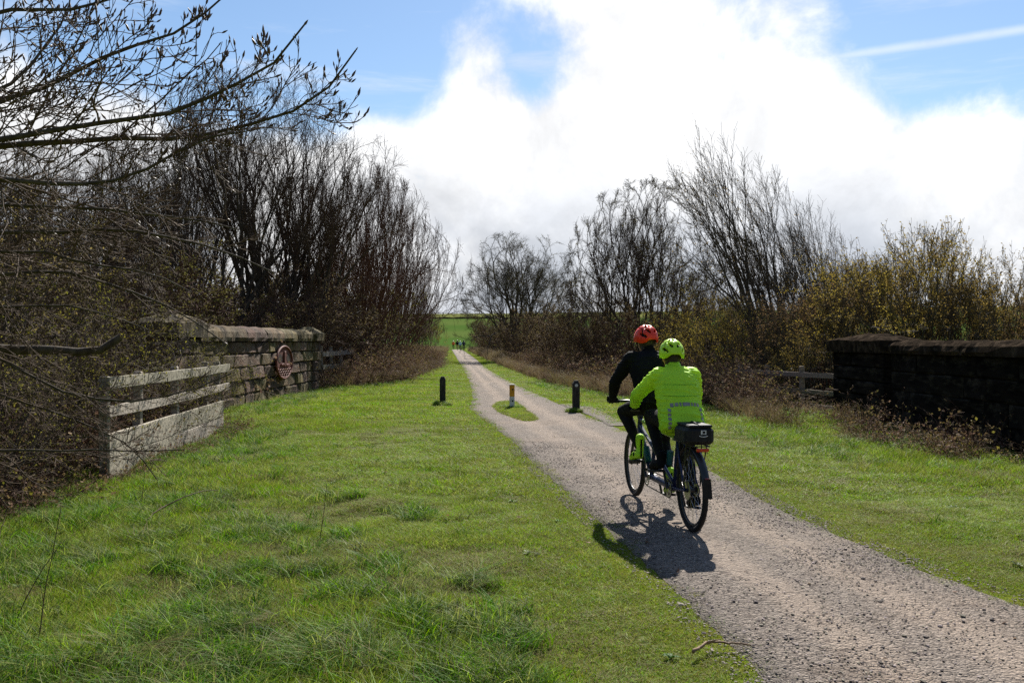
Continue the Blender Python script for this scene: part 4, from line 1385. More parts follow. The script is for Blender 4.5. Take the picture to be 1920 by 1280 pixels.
for k, (px, Y, s) in enumerate([(1165, 36, 1.0), (1090, 46, 1.1), (1250, 33, 1.0), (1040, 58, 1.35), (1000, 66, 1.1), (960, 84, 1.5), (955, 98, 1.6), (932, 122, 1.5), (1420, 34, 1.2), (1530, 33, 1.2), (918, 142, 1.3), (990, 92, 1.6), (1060, 75, 1.6)]):
    zone = 3 if px > 1400 else (2 if px > 1035 and Y < 50 else (1 if Y < 93 else 0))
    plant('scrub', px, Y, ('brown scrub bush where the path runs out towards the green hill', 'brown scrub bush round the foot of the open spreading tree', 'brown scrub bush below the dense rounded tree', 'brown scrub bush below the wind-blown tree')[zone], 'bush', s, rz=k * 1.1, group=G3 + ', stretch %s' % ('by the hill', 'by the spreading tree', 'by the dense tree', 'by the wind-blown tree')[zone])

# ------------------------------------------------------------------ the near tree whose boughs hang in from the left
near = empty('budding_tree', (-3.9, 4.2, 0))
tag(near, 'near bare tree with long dark buds, boughs hanging over the grass and fence', 'tree')
r = np.random.default_rng(77)
OFFN = np.array([-3.9, 4.2, 0.0])


def limb(pix, d0, d1, K=16):
    """boughs seen against the sky, laid out at the tree's own reach"""
    pts = np.array([tuple(at(px, py, d0 + (d1 - d0) * i / (len(pix) - 1))) for i, (px, py) in enumerate(pix)])
    s = np.concatenate([[0], np.cumsum(np.linalg.norm(np.diff(pts, axis=0), axis=1))])
    t = np.linspace(0, s[-1], K)
    P = np.stack([np.interp(t, s, pts[:, c]) for c in range(3)], -1)
    P[1:-1] = (P[:-2] + 2 * P[1:-1] + P[2:]) / 4
    return P + r.standard_normal(P.shape) * 0.006 - OFFN, s[-1]


LIMBS = [
    ([(-500, 420), (-150, 290), (0, 264), (190, 264), (350, 258), (437, 250), (525, 218), (590, 201), (630, 175), (662, 120), (667, 92)], 3.9, 3.3, 0.020),
    ([(-500, 380), (-150, 285), (0, 262), (153, 236), (262, 227), (306, 219), (394, 184), (437, 166), (503, 127), (542, 100), (567, 52)], 3.9, 3.0, 0.019),
    ([(-500, 330), (-120, 230), (0, 188), (88, 172), (149, 122), (232, 94), (310, 70), (400, 30), (440, -20)], 4.0, 3.4, 0.018),
    ([(-500, 300), (-100, 60), (0, 22), (90, 22), (190, 6), (300, -30)], 4.0, 3.5, 0.018),
    ([(-500, 420), (-140, 330), (0, 328), (131, 350), (184, 354), (245, 345), (297, 302), (360, 262), (470, 240)], 3.9, 3.4, 0.017),
    ([(-500, 400), (-150, 240), (0, 165), (60, 120), (110, 60), (140, -30)], 4.1, 4.6, 0.018),
    ([(-500, 450), (-150, 440), (0, 430), (110, 440), (220, 420), (330, 450), (440, 470), (520, 510)], 4.2, 4.0, 0.015),
    ([(-500, 500), (-150, 520), (0, 515), (120, 500), (240, 540), (340, 590), (420, 640)], 4.3, 4.3, 0.014),
    ([(-500, 540), (-100, 660), (0, 655), (90, 655), (130, 648), (160, 672), (200, 662), (228, 636)], 4.6, 4.9, 0.034),
    ([(-500, 560), (-100, 600), (0, 680), (80, 715), (160, 750), (260, 760), (360, 735), (430, 700)], 4.4, 4.6, 0.013),
    ([(-500, 420), (-150, 400), (0, 378), (100, 392), (200, 385), (290, 410), (380, 400), (450, 430)], 4.2, 3.8, 0.014),
    ([(-500, 470), (-150, 480), (0, 470), (90, 470), (190, 500), (280, 505), (360, 545)], 4.3, 4.1, 0.013),
    ([(-500, 520), (-150, 570), (0, 580), (100, 565), (200, 590), (280, 620)], 4.4, 4.5, 0.012),
    ([(-500, 700), (-100, 850), (0, 845), (60, 842), (130, 850), (200, 842), (280, 846), (345, 846)], 4.6, 4.9, 0.011),
    ([(-500, 640), (-100, 720), (0, 735), (90, 770), (180, 800), (250, 830), (300, 900)], 4.5, 5.0, 0.010),
]
P0, L0, R0 = [], [], []
for pix, d0, d1, rr in LIMBS:
    P, L = limb(pix, d0, d1)
    P0.append(P); L0.append(L); R0.append(np.linspace(rr * (1.1 if rr < 0.03 else 1.2), 0.003 if rr < 0.03 else 0.02, 16))
P0 = np.array(P0); L0 = np.array(L0); R0 = np.array(R0)
tb = MB()
trunk = np.array([(0, 0, -0.2), (0.03, 0.0, 0.6), (-0.02, 0.04, 1.4), (0.05, 0.0, 2.2), (0.0, -0.05, 3.2), (0.1, 0.0, 4.4), (0.05, 0.1, 5.6)])
tb.tubes(trunk[None], np.array([[0.19, 0.16, 0.145, 0.13, 0.11, 0.08, 0.03]]), 12)
root_pts = np.stack([np.zeros((len(P0), 3)), P0[:, 0] * 0.5, P0[:, 0]], 1)
root_pts[:, 0, 2] = np.clip(P0[:, 0, 2] - 0.35, 0.4, 5); root_pts[:, 1, 2] = np.clip(P0[:, 0, 2] - 0.1, 0.5, 5)
tb.tubes(root_pts, np.stack([R0[:, 0] * 1.5, R0[:, 0] * 1.2, R0[:, 0]], 1), 8)
tb.tubes(P0, R0, 8)
tb.build('trunk', M['bark'], near, smooth=True, )
P1, R1, L1 = branch(r, P0, R0, L0, 16, 0.30, 0.93, 0.62, 0.18, 0.26, 0.80, 8, 0.13, 0.025, 0.0075, 0.0020)
P2, R2, L2 = branch(r, P1, R1, L1, 7, 0.15, 0.97, 0.65, 0.2, 0.46, 0.4, 6, 0.16, 0.05, 0.009, 0.0016)
P3, R3, L3 = branch(r, P2, R2, L2, 3, 0.2, 0.95, 0.6, 0.2, 0.42, 0.3, 4, 0.16, 0.09, 0.014, 0.0014)
cb = MB(); cb.tubes(P1, R1, 5); cb.tubes(P2, R2, 4); cb.tubes(P3, R3, 3)
cb.build('crown', M['twig'], near, smooth=True)
# spindle-shaped buds at the twig ends
n1, n2, n3 = 16 * 6, 16 * 6 * 7, 16 * 6 * 7 * 3
tips = np.concatenate([P0[:8, -1], P1[:n1, -1], P2[:n2, -1], P3[:n3:2, -1]])
tdir = nrm(np.concatenate([P0[:8, -1] - P0[:8, -2], P1[:n1, -1] - P1[:n1, -2], P2[:n2, -1] - P2[:n2, -2], P3[:n3:2, -1] - P3[:n3:2, -2]]) + UP * 0.01)
bl = 0.017 + 0.014 * r.random(len(tips))
pts = tips[:, None, :] + tdir[:, None, :] * (bl[:, None] * np.array([-0.1, 0.25, 0.6, 1.0])[None])[..., None]
bb = MB(); bb.tubes(pts, np.array([[0.0018, 0.0046, 0.0036, 0.0004]]) * (bl / 0.028)[:, None], 5)
bb.build('bud_cluster', M['bud'], near, smooth=True)

# ------------------------------------------------------------------ undergrowth
def bramble_clump(seed, n, h, w, mats, nl, ls):
    r = np.random.default_rng(seed)
    a = r.random(n) * 6.283
    s = np.stack([np.cos(a), np.sin(a), np.zeros(n)], -1) * (w * 0.4 * np.sqrt(r.random(n)))[:, None]
    b = r.random(n) * 6.283
    d = np.stack([np.cos(b) * 0.5, np.sin(b) * 0.5, 0.6 + r.random(n)], -1)
    P = polyline(r, s, d, h * (0.9 + 1.1 * r.random(n)), 8, 0.16, -0.20)
    P[..., 2] = np.maximum(P[..., 2], 0.0)
    mb = MB(); mb.tubes(P, radii(np.full(n, 0.0045), 0.0018, 8), 3, 0)
    P2, R2, _ = branch(r, P, radii(np.full(n, 0.0045), 0.0018, 8), h * np.ones(n), 4, 0.2, 1.0, 0.8, 0.3, 0.4, 0.2, 4, 0.2, -0.08, 0.01, 0.0014)
    mb.tubes(P2, R2, 3, 0)
    lb = MB()
    leaves(r, P2, nl, ls, mb, 1, droop=0.4, aspect=0.7)
    leaves(r, P2, nl // 4, ls, mb, 2, droop=0.2, aspect=0.7)
    return mb.mesh('bramble', mats)


BM = [M['twig_red'], M['leaf_dead'], M['leaf_olive']]
br = [bramble_clump(500 + k, 26, 0.62, 0.9, BM, 240, 0.045) for k in range(4)]
br += [bramble_clump(520 + k, 14, 0.34, 0.6, [M['twig_red'], M['leaf_dead'], M['leaf_green']], 90, 0.04) for k in range(3)]
rust = [tuft(540 + k, 90, 0.35, 0.62, 0.9, 0.011, [M['leaf_dead'], M['grass_dry']], 3, (0.6, 0.4)) for k in range(3)]
P_, R_, S_, I_ = [], [], [], []


def belt(n, y0, y1, f_in, f_out, s0, s1, base, nv):
    y = y0 + (y1 - y0) * rng.random(n)
    a, b = f_in(y), f_out(y)
    x = a + (b - a) * rng.random(n)
    px = 960 + FPX * x / y
    drop = ((px > 585) & (px < 660) & (y < 35.5) & (y > 28) & (x > -6.5) & (rng.random(n) < 0.93)) | ((px > 1405) & (px < 1580) & (y > 13.5) & (y < 23.5) & (x > 5.0) & (rng.random(n) < 0.92))
    x, y = x[~drop], y[~drop]
    put(x, y, s0, s1, base, nv)


rb = lambda y: np.interp(y, BR_R[:, 1], BR_R[:, 0]); lb_ = lambda y: np.interp(y, BR_L[:, 1], BR_L[:, 0])
belt(1500, 28.9, 62, lambda y: lb_(y) + 0.1, lambda y: lb_(y) - 4, 0.9, 1.4, 0, 4)
belt(1500, 28.9, 62, lambda y: lb_(y) + 0.25, lambda y: lb_(y) - 2.5, 0.8, 1.3, 7, 3)
belt(1400, 60, 150, lambda y: lb_(y) + 0.2, lambda y: lb_(y) - 5, 1.2, 2.0, 7, 3)
belt(800, 23, 60, lambda y: rb(y) + 0.8, lambda y: rb(y) + 6, 0.8, 1.3, 0, 4)
belt(1900, 23, 60, lambda y: rb(y), lambda y: rb(y) + 4.5, 0.7, 1.15, 7, 3)
belt(1400, 60, 150, lambda y: rb(y) + 0.2, lambda y: rb(y) + 5, 1.0, 1.8, 7, 3)
belt(150, 17.0, 24, lambda y: rb(y) + 0.3, lambda y: rb(y) + 1.5, 0.7, 1.1, 0, 4)
belt(26, 18.5, 23.5, lambda y: rb(y) + 0.5, lambda y: rb(y) + 1.1, 1.0, 1.3, 0, 4)
belt(200, 16.0, 23.5, lambda y: rb(y) + 0.1, lambda y: rb(y) + 1.8, 0.6, 1.0, 7, 3)
belt(16, 13.5, 18.0, lambda y: rb(y) + 0.1, lambda y: np.minimum(rb(y) + 1.6, 6.9), 0.45, 0.8, 0, 4)
belt(22, 12.5, 17.0, lambda y: rb(y) + 0.1, lambda y: rb(y) + 1.2, 0.35, 0.55, 7, 3)
belt(20, 10.4, 15, lambda y: np.minimum(rb(y) + 0.5, 6.5), lambda y: 6.9 + 0 * y, 0.6, 1.2, 4, 3)
belt(6, 11.5, 16, lambda y: np.minimum(rb(y) + 0.2, 6.5), lambda y: 6.8 + 0 * y, 0.5, 0.8, 0, 4)
# litter and dead stems under the hedge on the left
belt(330, 5.2, 17, lambda y: lb_(y) - 0.75, lambda y: lb_(y) - 3.4, 0.6, 1.1, 0, 4)
belt(40, 5.0, 16.0, lambda y: lb_(y) + 0.2, lambda y: lb_(y) + 0.05, 0.4, 0.7, 4, 3)
belt(60, 4.8, 8.6, lambda y: lb_(y) + 0.2, lambda y: lb_(y) - 1.2, 0.6, 1.0, 4, 3)
# behind the tall parapet and under the right-hand trees
belt(500, 18, 33, lambda y: -7.4 + 0 * y, lambda y: -16 + 0 * y, 1.0, 1.8, 0, 4)
belt(420, 19, 34, lambda y: 7.9 + 0 * y, lambda y: 20 + 0 * y, 0.9, 1.5, 0, 4)
P_, R_, S_, I_ = (np.concatenate(v) for v in (P_, R_, S_, I_))
scatter('undergrowth', P_, R_, S_, br + rust, 'russet bramble, bracken and dead grass along both verges', 'undergrowth', I_)

# ------------------------------------------------------------------ small things on the grass
def stick(name, label, pts, r0, mat, cat, sides=7):
    P = np.array(pts, float)
    s = np.concatenate([[0], np.cumsum(np.linalg.norm(np.diff(P, axis=0), axis=1))])
    t = np.linspace(0, s[-1], 18)
    Q = np.stack([np.interp(t, s, P[:, c]) for c in range(3)], -1)
    Q[1:-1] = (Q[:-2] + 2 * Q[1:-1] + Q[2:]) / 4
    Q[1:-1] += rng.standard_normal(Q[1:-1].shape) * r0 * 0.35
    root = empty(name, tuple(Q[0])); tag(root, label, cat)
    mb = MB().tubes((Q - Q[0])[None], np.linspace(r0, r0 * 0.45, 18)[None], sides, cap=True)
    mb.build('stem', mat, root, smooth=True)
    n1 = Q[6] - Q[0]
    d = nrm(Q[8] - Q[6]); side = nrm(np.cross(d, UP)) * 0.7 + d * 0.5 + UP * 0.35
    MB().tubes(np.stack([n1, n1 + side * s[-1] * 0.10, n1 + side * s[-1] * 0.17 + d * 0.02])[None], np.array([[r0 * 0.5, r0 * 0.4, r0 * 0.25]]), 5).build('side_shoot', mat, root, smooth=True)
    return root


def g3(px, py, z):
    x, y = gp(px, py)
    return (x, y, float(terrain(np.array(x), np.array(y))) + z)


M['stick'] = material('dry_stick', (0.24, 0.15, 0.085), (0.15, 0.09, 0.05), scale=12, rough=0.75, bump=0.3)
stick('fallen_stick', 'curved brown fallen stick lying at the gravel edge', [g3(1300, 1243, 0.05), g3(1325, 1226, 0.06), g3(1350, 1220, 0.05), g3(1408, 1220, 0.03)], 0.009, M['stick'], 'stick')
stick('dead_stem', 'thin dark dead stem lying bent across the grass below the fence', [g3(265, 1000, 0.03), g3(300, 988, 0.10), g3(340, 976, 0.16), g3(385, 964, 0.2), g3(410, 960, 0.2)], 0.007, M['twig'], 'stem')
for px, py, h, lx in ((266, 960, 0.42, 0.02), (362, 975, 0.2, 0.03), (598, 1035, 0.5, 0.06)):
    b = np.array(g3(px, py, -0.02))
    stick('dead_stem', {266: 'upright dead stem in front of the pale kickboards', 362: 'short upright stub beside the bent dead stem', 598: 'slender upright dead stem alone in the open grass'}[px], [b, b + [lx * 0.4, 0, h * 0.4], b + [lx * 0.7, 0.02, h * 0.7], b + [lx, 0, h]], 0.0034, M['twig'], 'stem')
for px, py, h, lx in ((20, 1190, 0.5, 0.28), (70, 1235, 0.75, 0.12)):
    b = np.array(g3(px, py, -0.02))
    stick('dead_stem', {20: 'leaning dead stem in long grass, broken short', 70: 'tall thin dead stem rising from long grass'}[px], [b, b + [lx * 0.3, 0, h * 0.4], b + [lx * 0.65, 0.02, h * 0.75], b + [lx, 0, h]], 0.0034, M['twig'], 'stem')

# ------------------------------------------------------------------ field wall on the far hill
fw = empty('field_wall', (0, 450, 0))
tag(fw, 'dark drystone field wall crossing the far green hill', 'stone wall')
V, q = [], []
th = np.linspace(R(-13), R(4), 40)
rr_ = 450
for k, a in enumerate(th):
    x, y = rr_ * math.sin(a), rr_ * math.cos(a)
    z = float(terrain(np.array(x), np.array(y)))
    h = 0.5 + 0.45 * random.Random(k).random()
    for dr in (0, 0.7):
        for zz in (-0.3, h): V.append((x * (1 + dr / rr_), y * (1 + dr / rr_) - 450, z + zz))
for k in range(len(th) - 1):
    b = k * 4
    q += [(b, b + 4, b + 5, b + 1), (b + 2, b + 3, b + 7, b + 6), (b + 1, b + 5, b + 7, b + 3)]
MB().add(V, q).build('wall_face', M['stone'], fw)
# ------------------------------------------------------------------ tandem and riders
M['black_cloth'] = material('black_softshell', (0.005, 0.005, 0.006), (0.009, 0.009, 0.010), scale=7, rough=0.85, spec=0.12, bump=0.25, bscale=16, bdist=0.02)
M['tights'] = material('black_tights', (0.005, 0.005, 0.006), (0.009, 0.009, 0.010), scale=9, rough=0.8, spec=0.15, bump=0.15, bscale=20)
M['lime_cloth'] = material('fluorescent_lime_shell', (0.58, 1.1, 0.045), (0.66, 1.1, 0.05), scale=4, rough=0.55, spec=0.3, transl=0.30, bump=0.35, bscale=9, bdist=0.03, tcol=(0.75, 1.0, 0.08))
M['lime_shoe'] = material('fluorescent_lime_overshoe', (0.50, 0.85, 0.03), (0.42, 0.75, 0.03), scale=8, rough=0.6, bump=0.5, bscale=30, bdist=0.02)
M['grey_tape'] = material('reflective_grey_tape', (0.26, 0.25, 0.25), (0.20, 0.19, 0.19), scale=30, rough=0.4, spec=0.5)
M['seam'] = material('jacket_seam', (0.14, 0.42, 0.02), (0.12, 0.36, 0.02), scale=9, rough=0.7)
M['orange_shell'] = material('orange_red_helmet_shell', (0.85, 0.04, 0.006), (0.78, 0.035, 0.006), scale=6, rough=0.35, spec=0.35, coat=0.15)
M['lime_shell'] = material('lime_helmet_shell', (0.58, 0.9, 0.02), (0.52, 0.84, 0.02), scale=6, rough=0.35, spec=0.35, coat=0.15)
M['black_foam'] = material('black_helmet_foam', (0.010, 0.010, 0.010), (0.014, 0.014, 0.014), scale=30, rough=0.8)
M['skin'] = material('skin', (0.42, 0.24, 0.17), (0.36, 0.19, 0.13), scale=9, rough=0.55)
M['hair'] = material('dark_hair', (0.03, 0.022, 0.017), (0.05, 0.037, 0.028), scale=30, rough=0.6)
M['navy'] = material('navy_frame_paint', (0.012, 0.022, 0.085), (0.010, 0.018, 0.07), scale=4, rough=0.4, spec=0.3, coat=0.1)
M['teal'] = material('teal_bottle', (0.02, 0.12, 0.13), (0.016, 0.10, 0.11), scale=6, rough=0.4)
M['lime_trim'] = material('lime_frame_trim', (0.36, 0.62, 0.04), (0.32, 0.55, 0.04), scale=5, rough=0.35)
M['rubber'] = material('tyre_rubber', (0.014, 0.014, 0.014), (0.024, 0.022, 0.02), scale=40, rough=0.85, bump=0.4, bscale=120, bdist=0.004)
M['alloy'] = material('alloy', (0.45, 0.45, 0.46), (0.34, 0.34, 0.35), scale=20, rough=0.3, metal=1.0)
M['black_metal'] = material('black_metal', (0.016, 0.016, 0.017), (0.026, 0.026, 0.027), scale=14, rough=0.4, spec=0.5)
M['bag'] = material('black_bag_nylon', (0.011, 0.011, 0.012), (0.018, 0.018, 0.019), scale=30, rough=0.7, bump=0.3, bscale=60, bdist=0.006)
M['red_lens'] = material('red_reflector_lens', (0.62, 0.02, 0.012), (0.5, 0.015, 0.01), scale=60, rough=0.2, spec=0.6, coat=0.5)
M['mirror'] = material('mirror_glass', (0.55, 0.66, 0.85), (0.5, 0.62, 0.82), scale=2, rough=0.08, metal=1.0)
M['logo'] = material('white_print', (0.75, 0.75, 0.75), (0.6, 0.6, 0.6), scale=40, rough=0.6)

REAR = Vector((337 / 360 * 1.6, 7.333, 0.018))
HEAD = math.atan2(0.238, 1.707)


def remesh(mb, name, mat, parent, voxel=0.012, smooth=6, noise=0.0, nscale=8.0, nstretch=(1, 1, 1), seed=0, name_obj=None):
    """union of overlapping closed shapes as one continuous surface"""
    o = mb.build(name, mat)
    md = o.modifiers.new('r', 'REMESH'); md.mode = 'VOXEL'; md.voxel_size = voxel; md.use_smooth_shade = True
    if smooth:
        ms = o.modifiers.new('s', 'SMOOTH'); ms.iterations = smooth; ms.factor = 0.5
    dg = bpy.context.evaluated_depsgraph_get()
    me = bpy.data.meshes.new_from_object(o.evaluated_get(dg))
    me.name = name
    bpy.data.objects.remove(o)
    if noise:
        n = len(me.vertices)
        co = np.zeros(n * 3, np.float32); me.vertices.foreach_get('co', co); co = co.reshape(-1, 3)
        no = np.zeros(n * 3, np.float32); me.vertices.foreach_get('normal', no); no = no.reshape(-1, 3)
        q = co * nscale * np.array(nstretch)
        v = fbm(q[:, 2] + q[:, 0] * 0.35 + 40, q[:, 1] + q[:, 0] * 0.6 + 40, seed, 3) - 0.5
        v = np.abs(v) * 2 - 0.25
        co = co + no * (v * noise)[:, None]
        me.vertices.foreach_set('co', co.astype(np.float32).ravel())
    me.polygons.foreach_set('use_smooth', np.ones(len(me.polygons), bool))
    me.update()
    if not me.materials: me.materials.append(mat)
    return link(name, me, parent)


def chain(mb, pts, rad, n=12):
    pts = [Vector(p) for p in pts]
    for i in range(len(pts) - 1):
        mb.tubes(np.array([[tuple(pts[i]), tuple(pts[i + 1])]]), np.array([[rad[i], rad[i + 1]]]), n, cap=True)
    for p, r_ in zip(pts, rad): mb.ell(p, (r_, r_, r_), 12, 9)
    return mb


def knee_of(h, a, l1, l2, out):
    h, a, out = Vector(h), Vector(a), Vector(out)
    d = a - h; L = min(d.length, l1 + l2 - 0.005); u = d.normalized()
    x = (L * L + l1 * l1 - l2 * l2) / (2 * L)
    y = math.sqrt(max(l1 * l1 - x * x, 0))
    o = (out - u * out.dot(u)).normalized()
    return h + u * x + o * y


def helmet(parent, c, rot, mat, s=1.0):
    """shell with real vents over a dark foam liner; local +y is forward"""
    root = empty('helmet', c, parent=parent)
    root.rotation_euler = rot
    nu, nv = 72, 26
    a, b, h = 0.098 * s, 0.134 * s, 0.125 * s

    def pt(i, j, k=1.0):
        ph = 2 * math.pi * i / nu; t = j / (nv - 1)
        # the rim dips at the nape and over the ears
        ang = (math.pi / 2 + 0.30 * (0.5 - 0.5 * math.sin(ph)) + 0.12 * abs(math.cos(ph)) - 0.22 * math.exp(-((math.sin(ph) + 1) / 0.13) ** 2)) * t
        x = a * math.sin(ang) * math.cos(ph) * k; y = b * math.sin(ang) * math.sin(ph) * k; z = h * math.cos(ang) * k
        rib = 0.006 * math.cos(6 * ph) * math.sin(min(ang * 1.3, math.pi)) * s
        return (x * (1 + rib * 4), y * (1 + rib * 2), z + rib + 0.004)
    vents = []
    for x_, y_, lx, ly, sk in [(0.0, -0.052, 0.013, 0.020, 0), (0.036, -0.064, 0.009, 0.030, -0.5), (-0.036, -0.064, 0.009, 0.030, 0.5), (0.066, -0.062, 0.009, 0.026, -0.5), (-0.066, -0.062, 0.009, 0.026, 0.5),
                               (0.0, 0.01, 0.011, 0.03, 0), (0.038, 0.02, 0.009, 0.032, -0.1), (-0.038, 0.02, 0.009, 0.032, 0.1), (0.066, 0.01, 0.008, 0.03, -0.1), (-0.066, 0.01, 0.008, 0.03, 0.1), (0.022, 0.085, 0.01, 0.026, 0.2), (-0.022, 0.085, 0.01, 0.026, -0.2), (0.055, 0.075, 0.009, 0.022, 0.3), (-0.055, 0.075, 0.009, 0.022, -0.3)]:
        vents.append((x_ * s, y_ * s, lx * s, ly * s, sk))
    V = [pt(i, j) for j in range(nv) for i in range(nu)]
    low = [(0.052, 0.030, 0.016, 0.030), (-0.052, 0.030, 0.016, 0.030)]
    q = []
    for j in range(nv - 1):
        for i in range(nu):
            f = (j * nu + i, j * nu + (i + 1) % nu, (j + 1) * nu + (i + 1) % nu, (j + 1) * nu + i)
            cx = sum(V[k][0] for k in f) / 4; cy = sum(V[k][1] for k in f) / 4; cz = sum(V[k][2] for k in f) / 4
            hole = False
            for x_, y_, lx, ly, sk in vents:
                dx_, dy_ = cx - x_, cy - y_
                dx_ -= sk * dy_
                if (dx_ / lx) ** 2 + (dy_ / ly) ** 2 < 1 and cz > 0.02: hole = True
            # rear-facing slots, seen from behind
            if cy < 0:
                for vx, vz, lx, lz in ((0.070, 0.030, 0.013, 0.022), (-0.070, 0.030, 0.013, 0.022), (0.030, 0.066, 0.014, 0.022), (-0.030, 0.066, 0.014, 0.022)):
                    ddx, ddz = cx - vx * s, cz - vz * s
                    ddx -= (0.55 if vx < 0 else -0.55) * -ddz
                    if (ddx / (lx * s)) ** 2 + (ddz / (lz * s)) ** 2 < 1: hole = True
            if not hole: q.append(f)
    mb = MB().add(V, q)
    me = mb.mesh('shell', mat, smooth=True)
    o = link('shell', me, root)
    md = o.modifiers.new('t', 'SOLIDIFY'); md.thickness = 0.012 * s; md.offset = -1
    V2 = [pt(i, j, 0.86) for j in range(nv) for i in range(nu)]
    MB().add(V2, [(j * nu + i, j * nu + (i + 1) % nu, (j + 1) * nu + (i + 1) % nu, (j + 1) * nu + i) for j in range(nv - 1) for i in range(nu)]).build('liner', M['black_foam'], root, smooth=True)
    for sx in (-1, 1):
        MB().poly([(sx * 0.085 * s, 0.02, -0.015), (sx * 0.078, 0.03, -0.07), (sx * 0.045, 0.06, -0.115), (0, 0.07, -0.125)], 0.006, 6).build('chin_strap', M['black_foam'], root, smooth=True)
    return root


def hand(parent, wrist, grip, side, mat, name):
    """palm, four curled fingers and a thumb closed round a bar that runs along x"""
    w, g = Vector(wrist), Vector(grip)
    mb = MB()
    chain(mb, [w, w + (g - w) * 0.55, g + Vector((0, -0.004, 0.026))], [0.029, 0.034, 0.030], 10)
    mb.ell(g + Vector((0, -0.012, 0.028)), (0.045, 0.040, 0.022), 12, 9)
    for k, off in enumerate((-0.034, -0.011, 0.012, 0.034)):
        r_ = (0.0095, 0.0105, 0.010, 0.0085)[k]; L = (0.95, 1.05, 1.0, 0.82)[k]
        b = g + Vector((off * (1 if side > 0 else -1), 0.018, 0.034))
        chain(mb, [b, b + Vector((0, 0.030 * L, -0.008)), b + Vector((0, 0.034 * L, -0.040 * L)), b + Vector((0, 0.010, -0.062 * L))], [r_ * 1.1, r_, r_ * 0.95, r_ * 0.85], 8)
    b = g + Vector((-side * 0.040, -0.008, 0.022))
    chain(mb, [b, b + Vector((-side * 0.016, 0.010, -0.014)), b + Vector((-side * 0.014, 0.026, -0.036))], [0.013, 0.0115, 0.0095], 8)
    return remesh(mb, name, mat, parent, 0.0055, 3)


def shoe(parent, ankle, pedal, side, m_upper, m_sole, tall):
    a, p = Vector(ankle), Vector(pedal)
    toe = p + Vector((side * 0.012, 0.085, 0.025)); heel = p + Vector((0, -0.15, 0.055))
    heel.z = min(heel.z, a.z - 0.07) if a.z - 0.07 > p.z else heel.z
    mb = MB()
    chain(mb, [heel + Vector((0, 0.02, 0.01)), (heel + toe) / 2 + Vector((0, 0, 0.02)), toe + Vector((0, -0.02, 0.0)), toe + Vector((0, 0.02, -0.005))], [0.036, 0.042, 0.040, 0.028], 12)
    chain(mb, [heel + Vector((0, 0.035, 0.02)), a, a + Vector((0, -0.01, tall))], [0.040, 0.038, 0.045], 12)
    o = remesh(mb, 'shoe', m_upper, parent, 0.008, 3)
    if tall > 0.05:
        MB().poly([heel + Vector((0, -0.022, 0.0)), a + Vector((0, -0.046, 0.0)), a + Vector((0, -0.052, tall * 0.95))], [0.009, 0.008, 0.008], 8).build('heel_zip', M['black_cloth'], o, smooth=True)
        for f in (0.30, 0.62): MB().poly([(heel + (toe - heel) * f + Vector((0.046 * math.cos(t_), 0, 0.02 + 0.046 * math.sin(t_)))) for t_ in np.linspace(-0.3, math.pi + 0.3, 12)], 0.006, 6).build('strap', M['black_cloth'], o, smooth=True)
    sb = MB()
    d = (toe - heel)
    sb.loft([(heel + d * f + Vector((0, 0, -0.036 - 0.004)), (0.037 * w_, 0, 0), (0, 0, 0.011)) for f, w_ in ((-0.10, 0.6), (0.0, 0.95), (0.3, 0.9), (0.7, 1.08), (1.0, 0.95), (1.14, 0.5))], 14)
    sb.build('sole', m_sole, o, smooth=True)
    return o


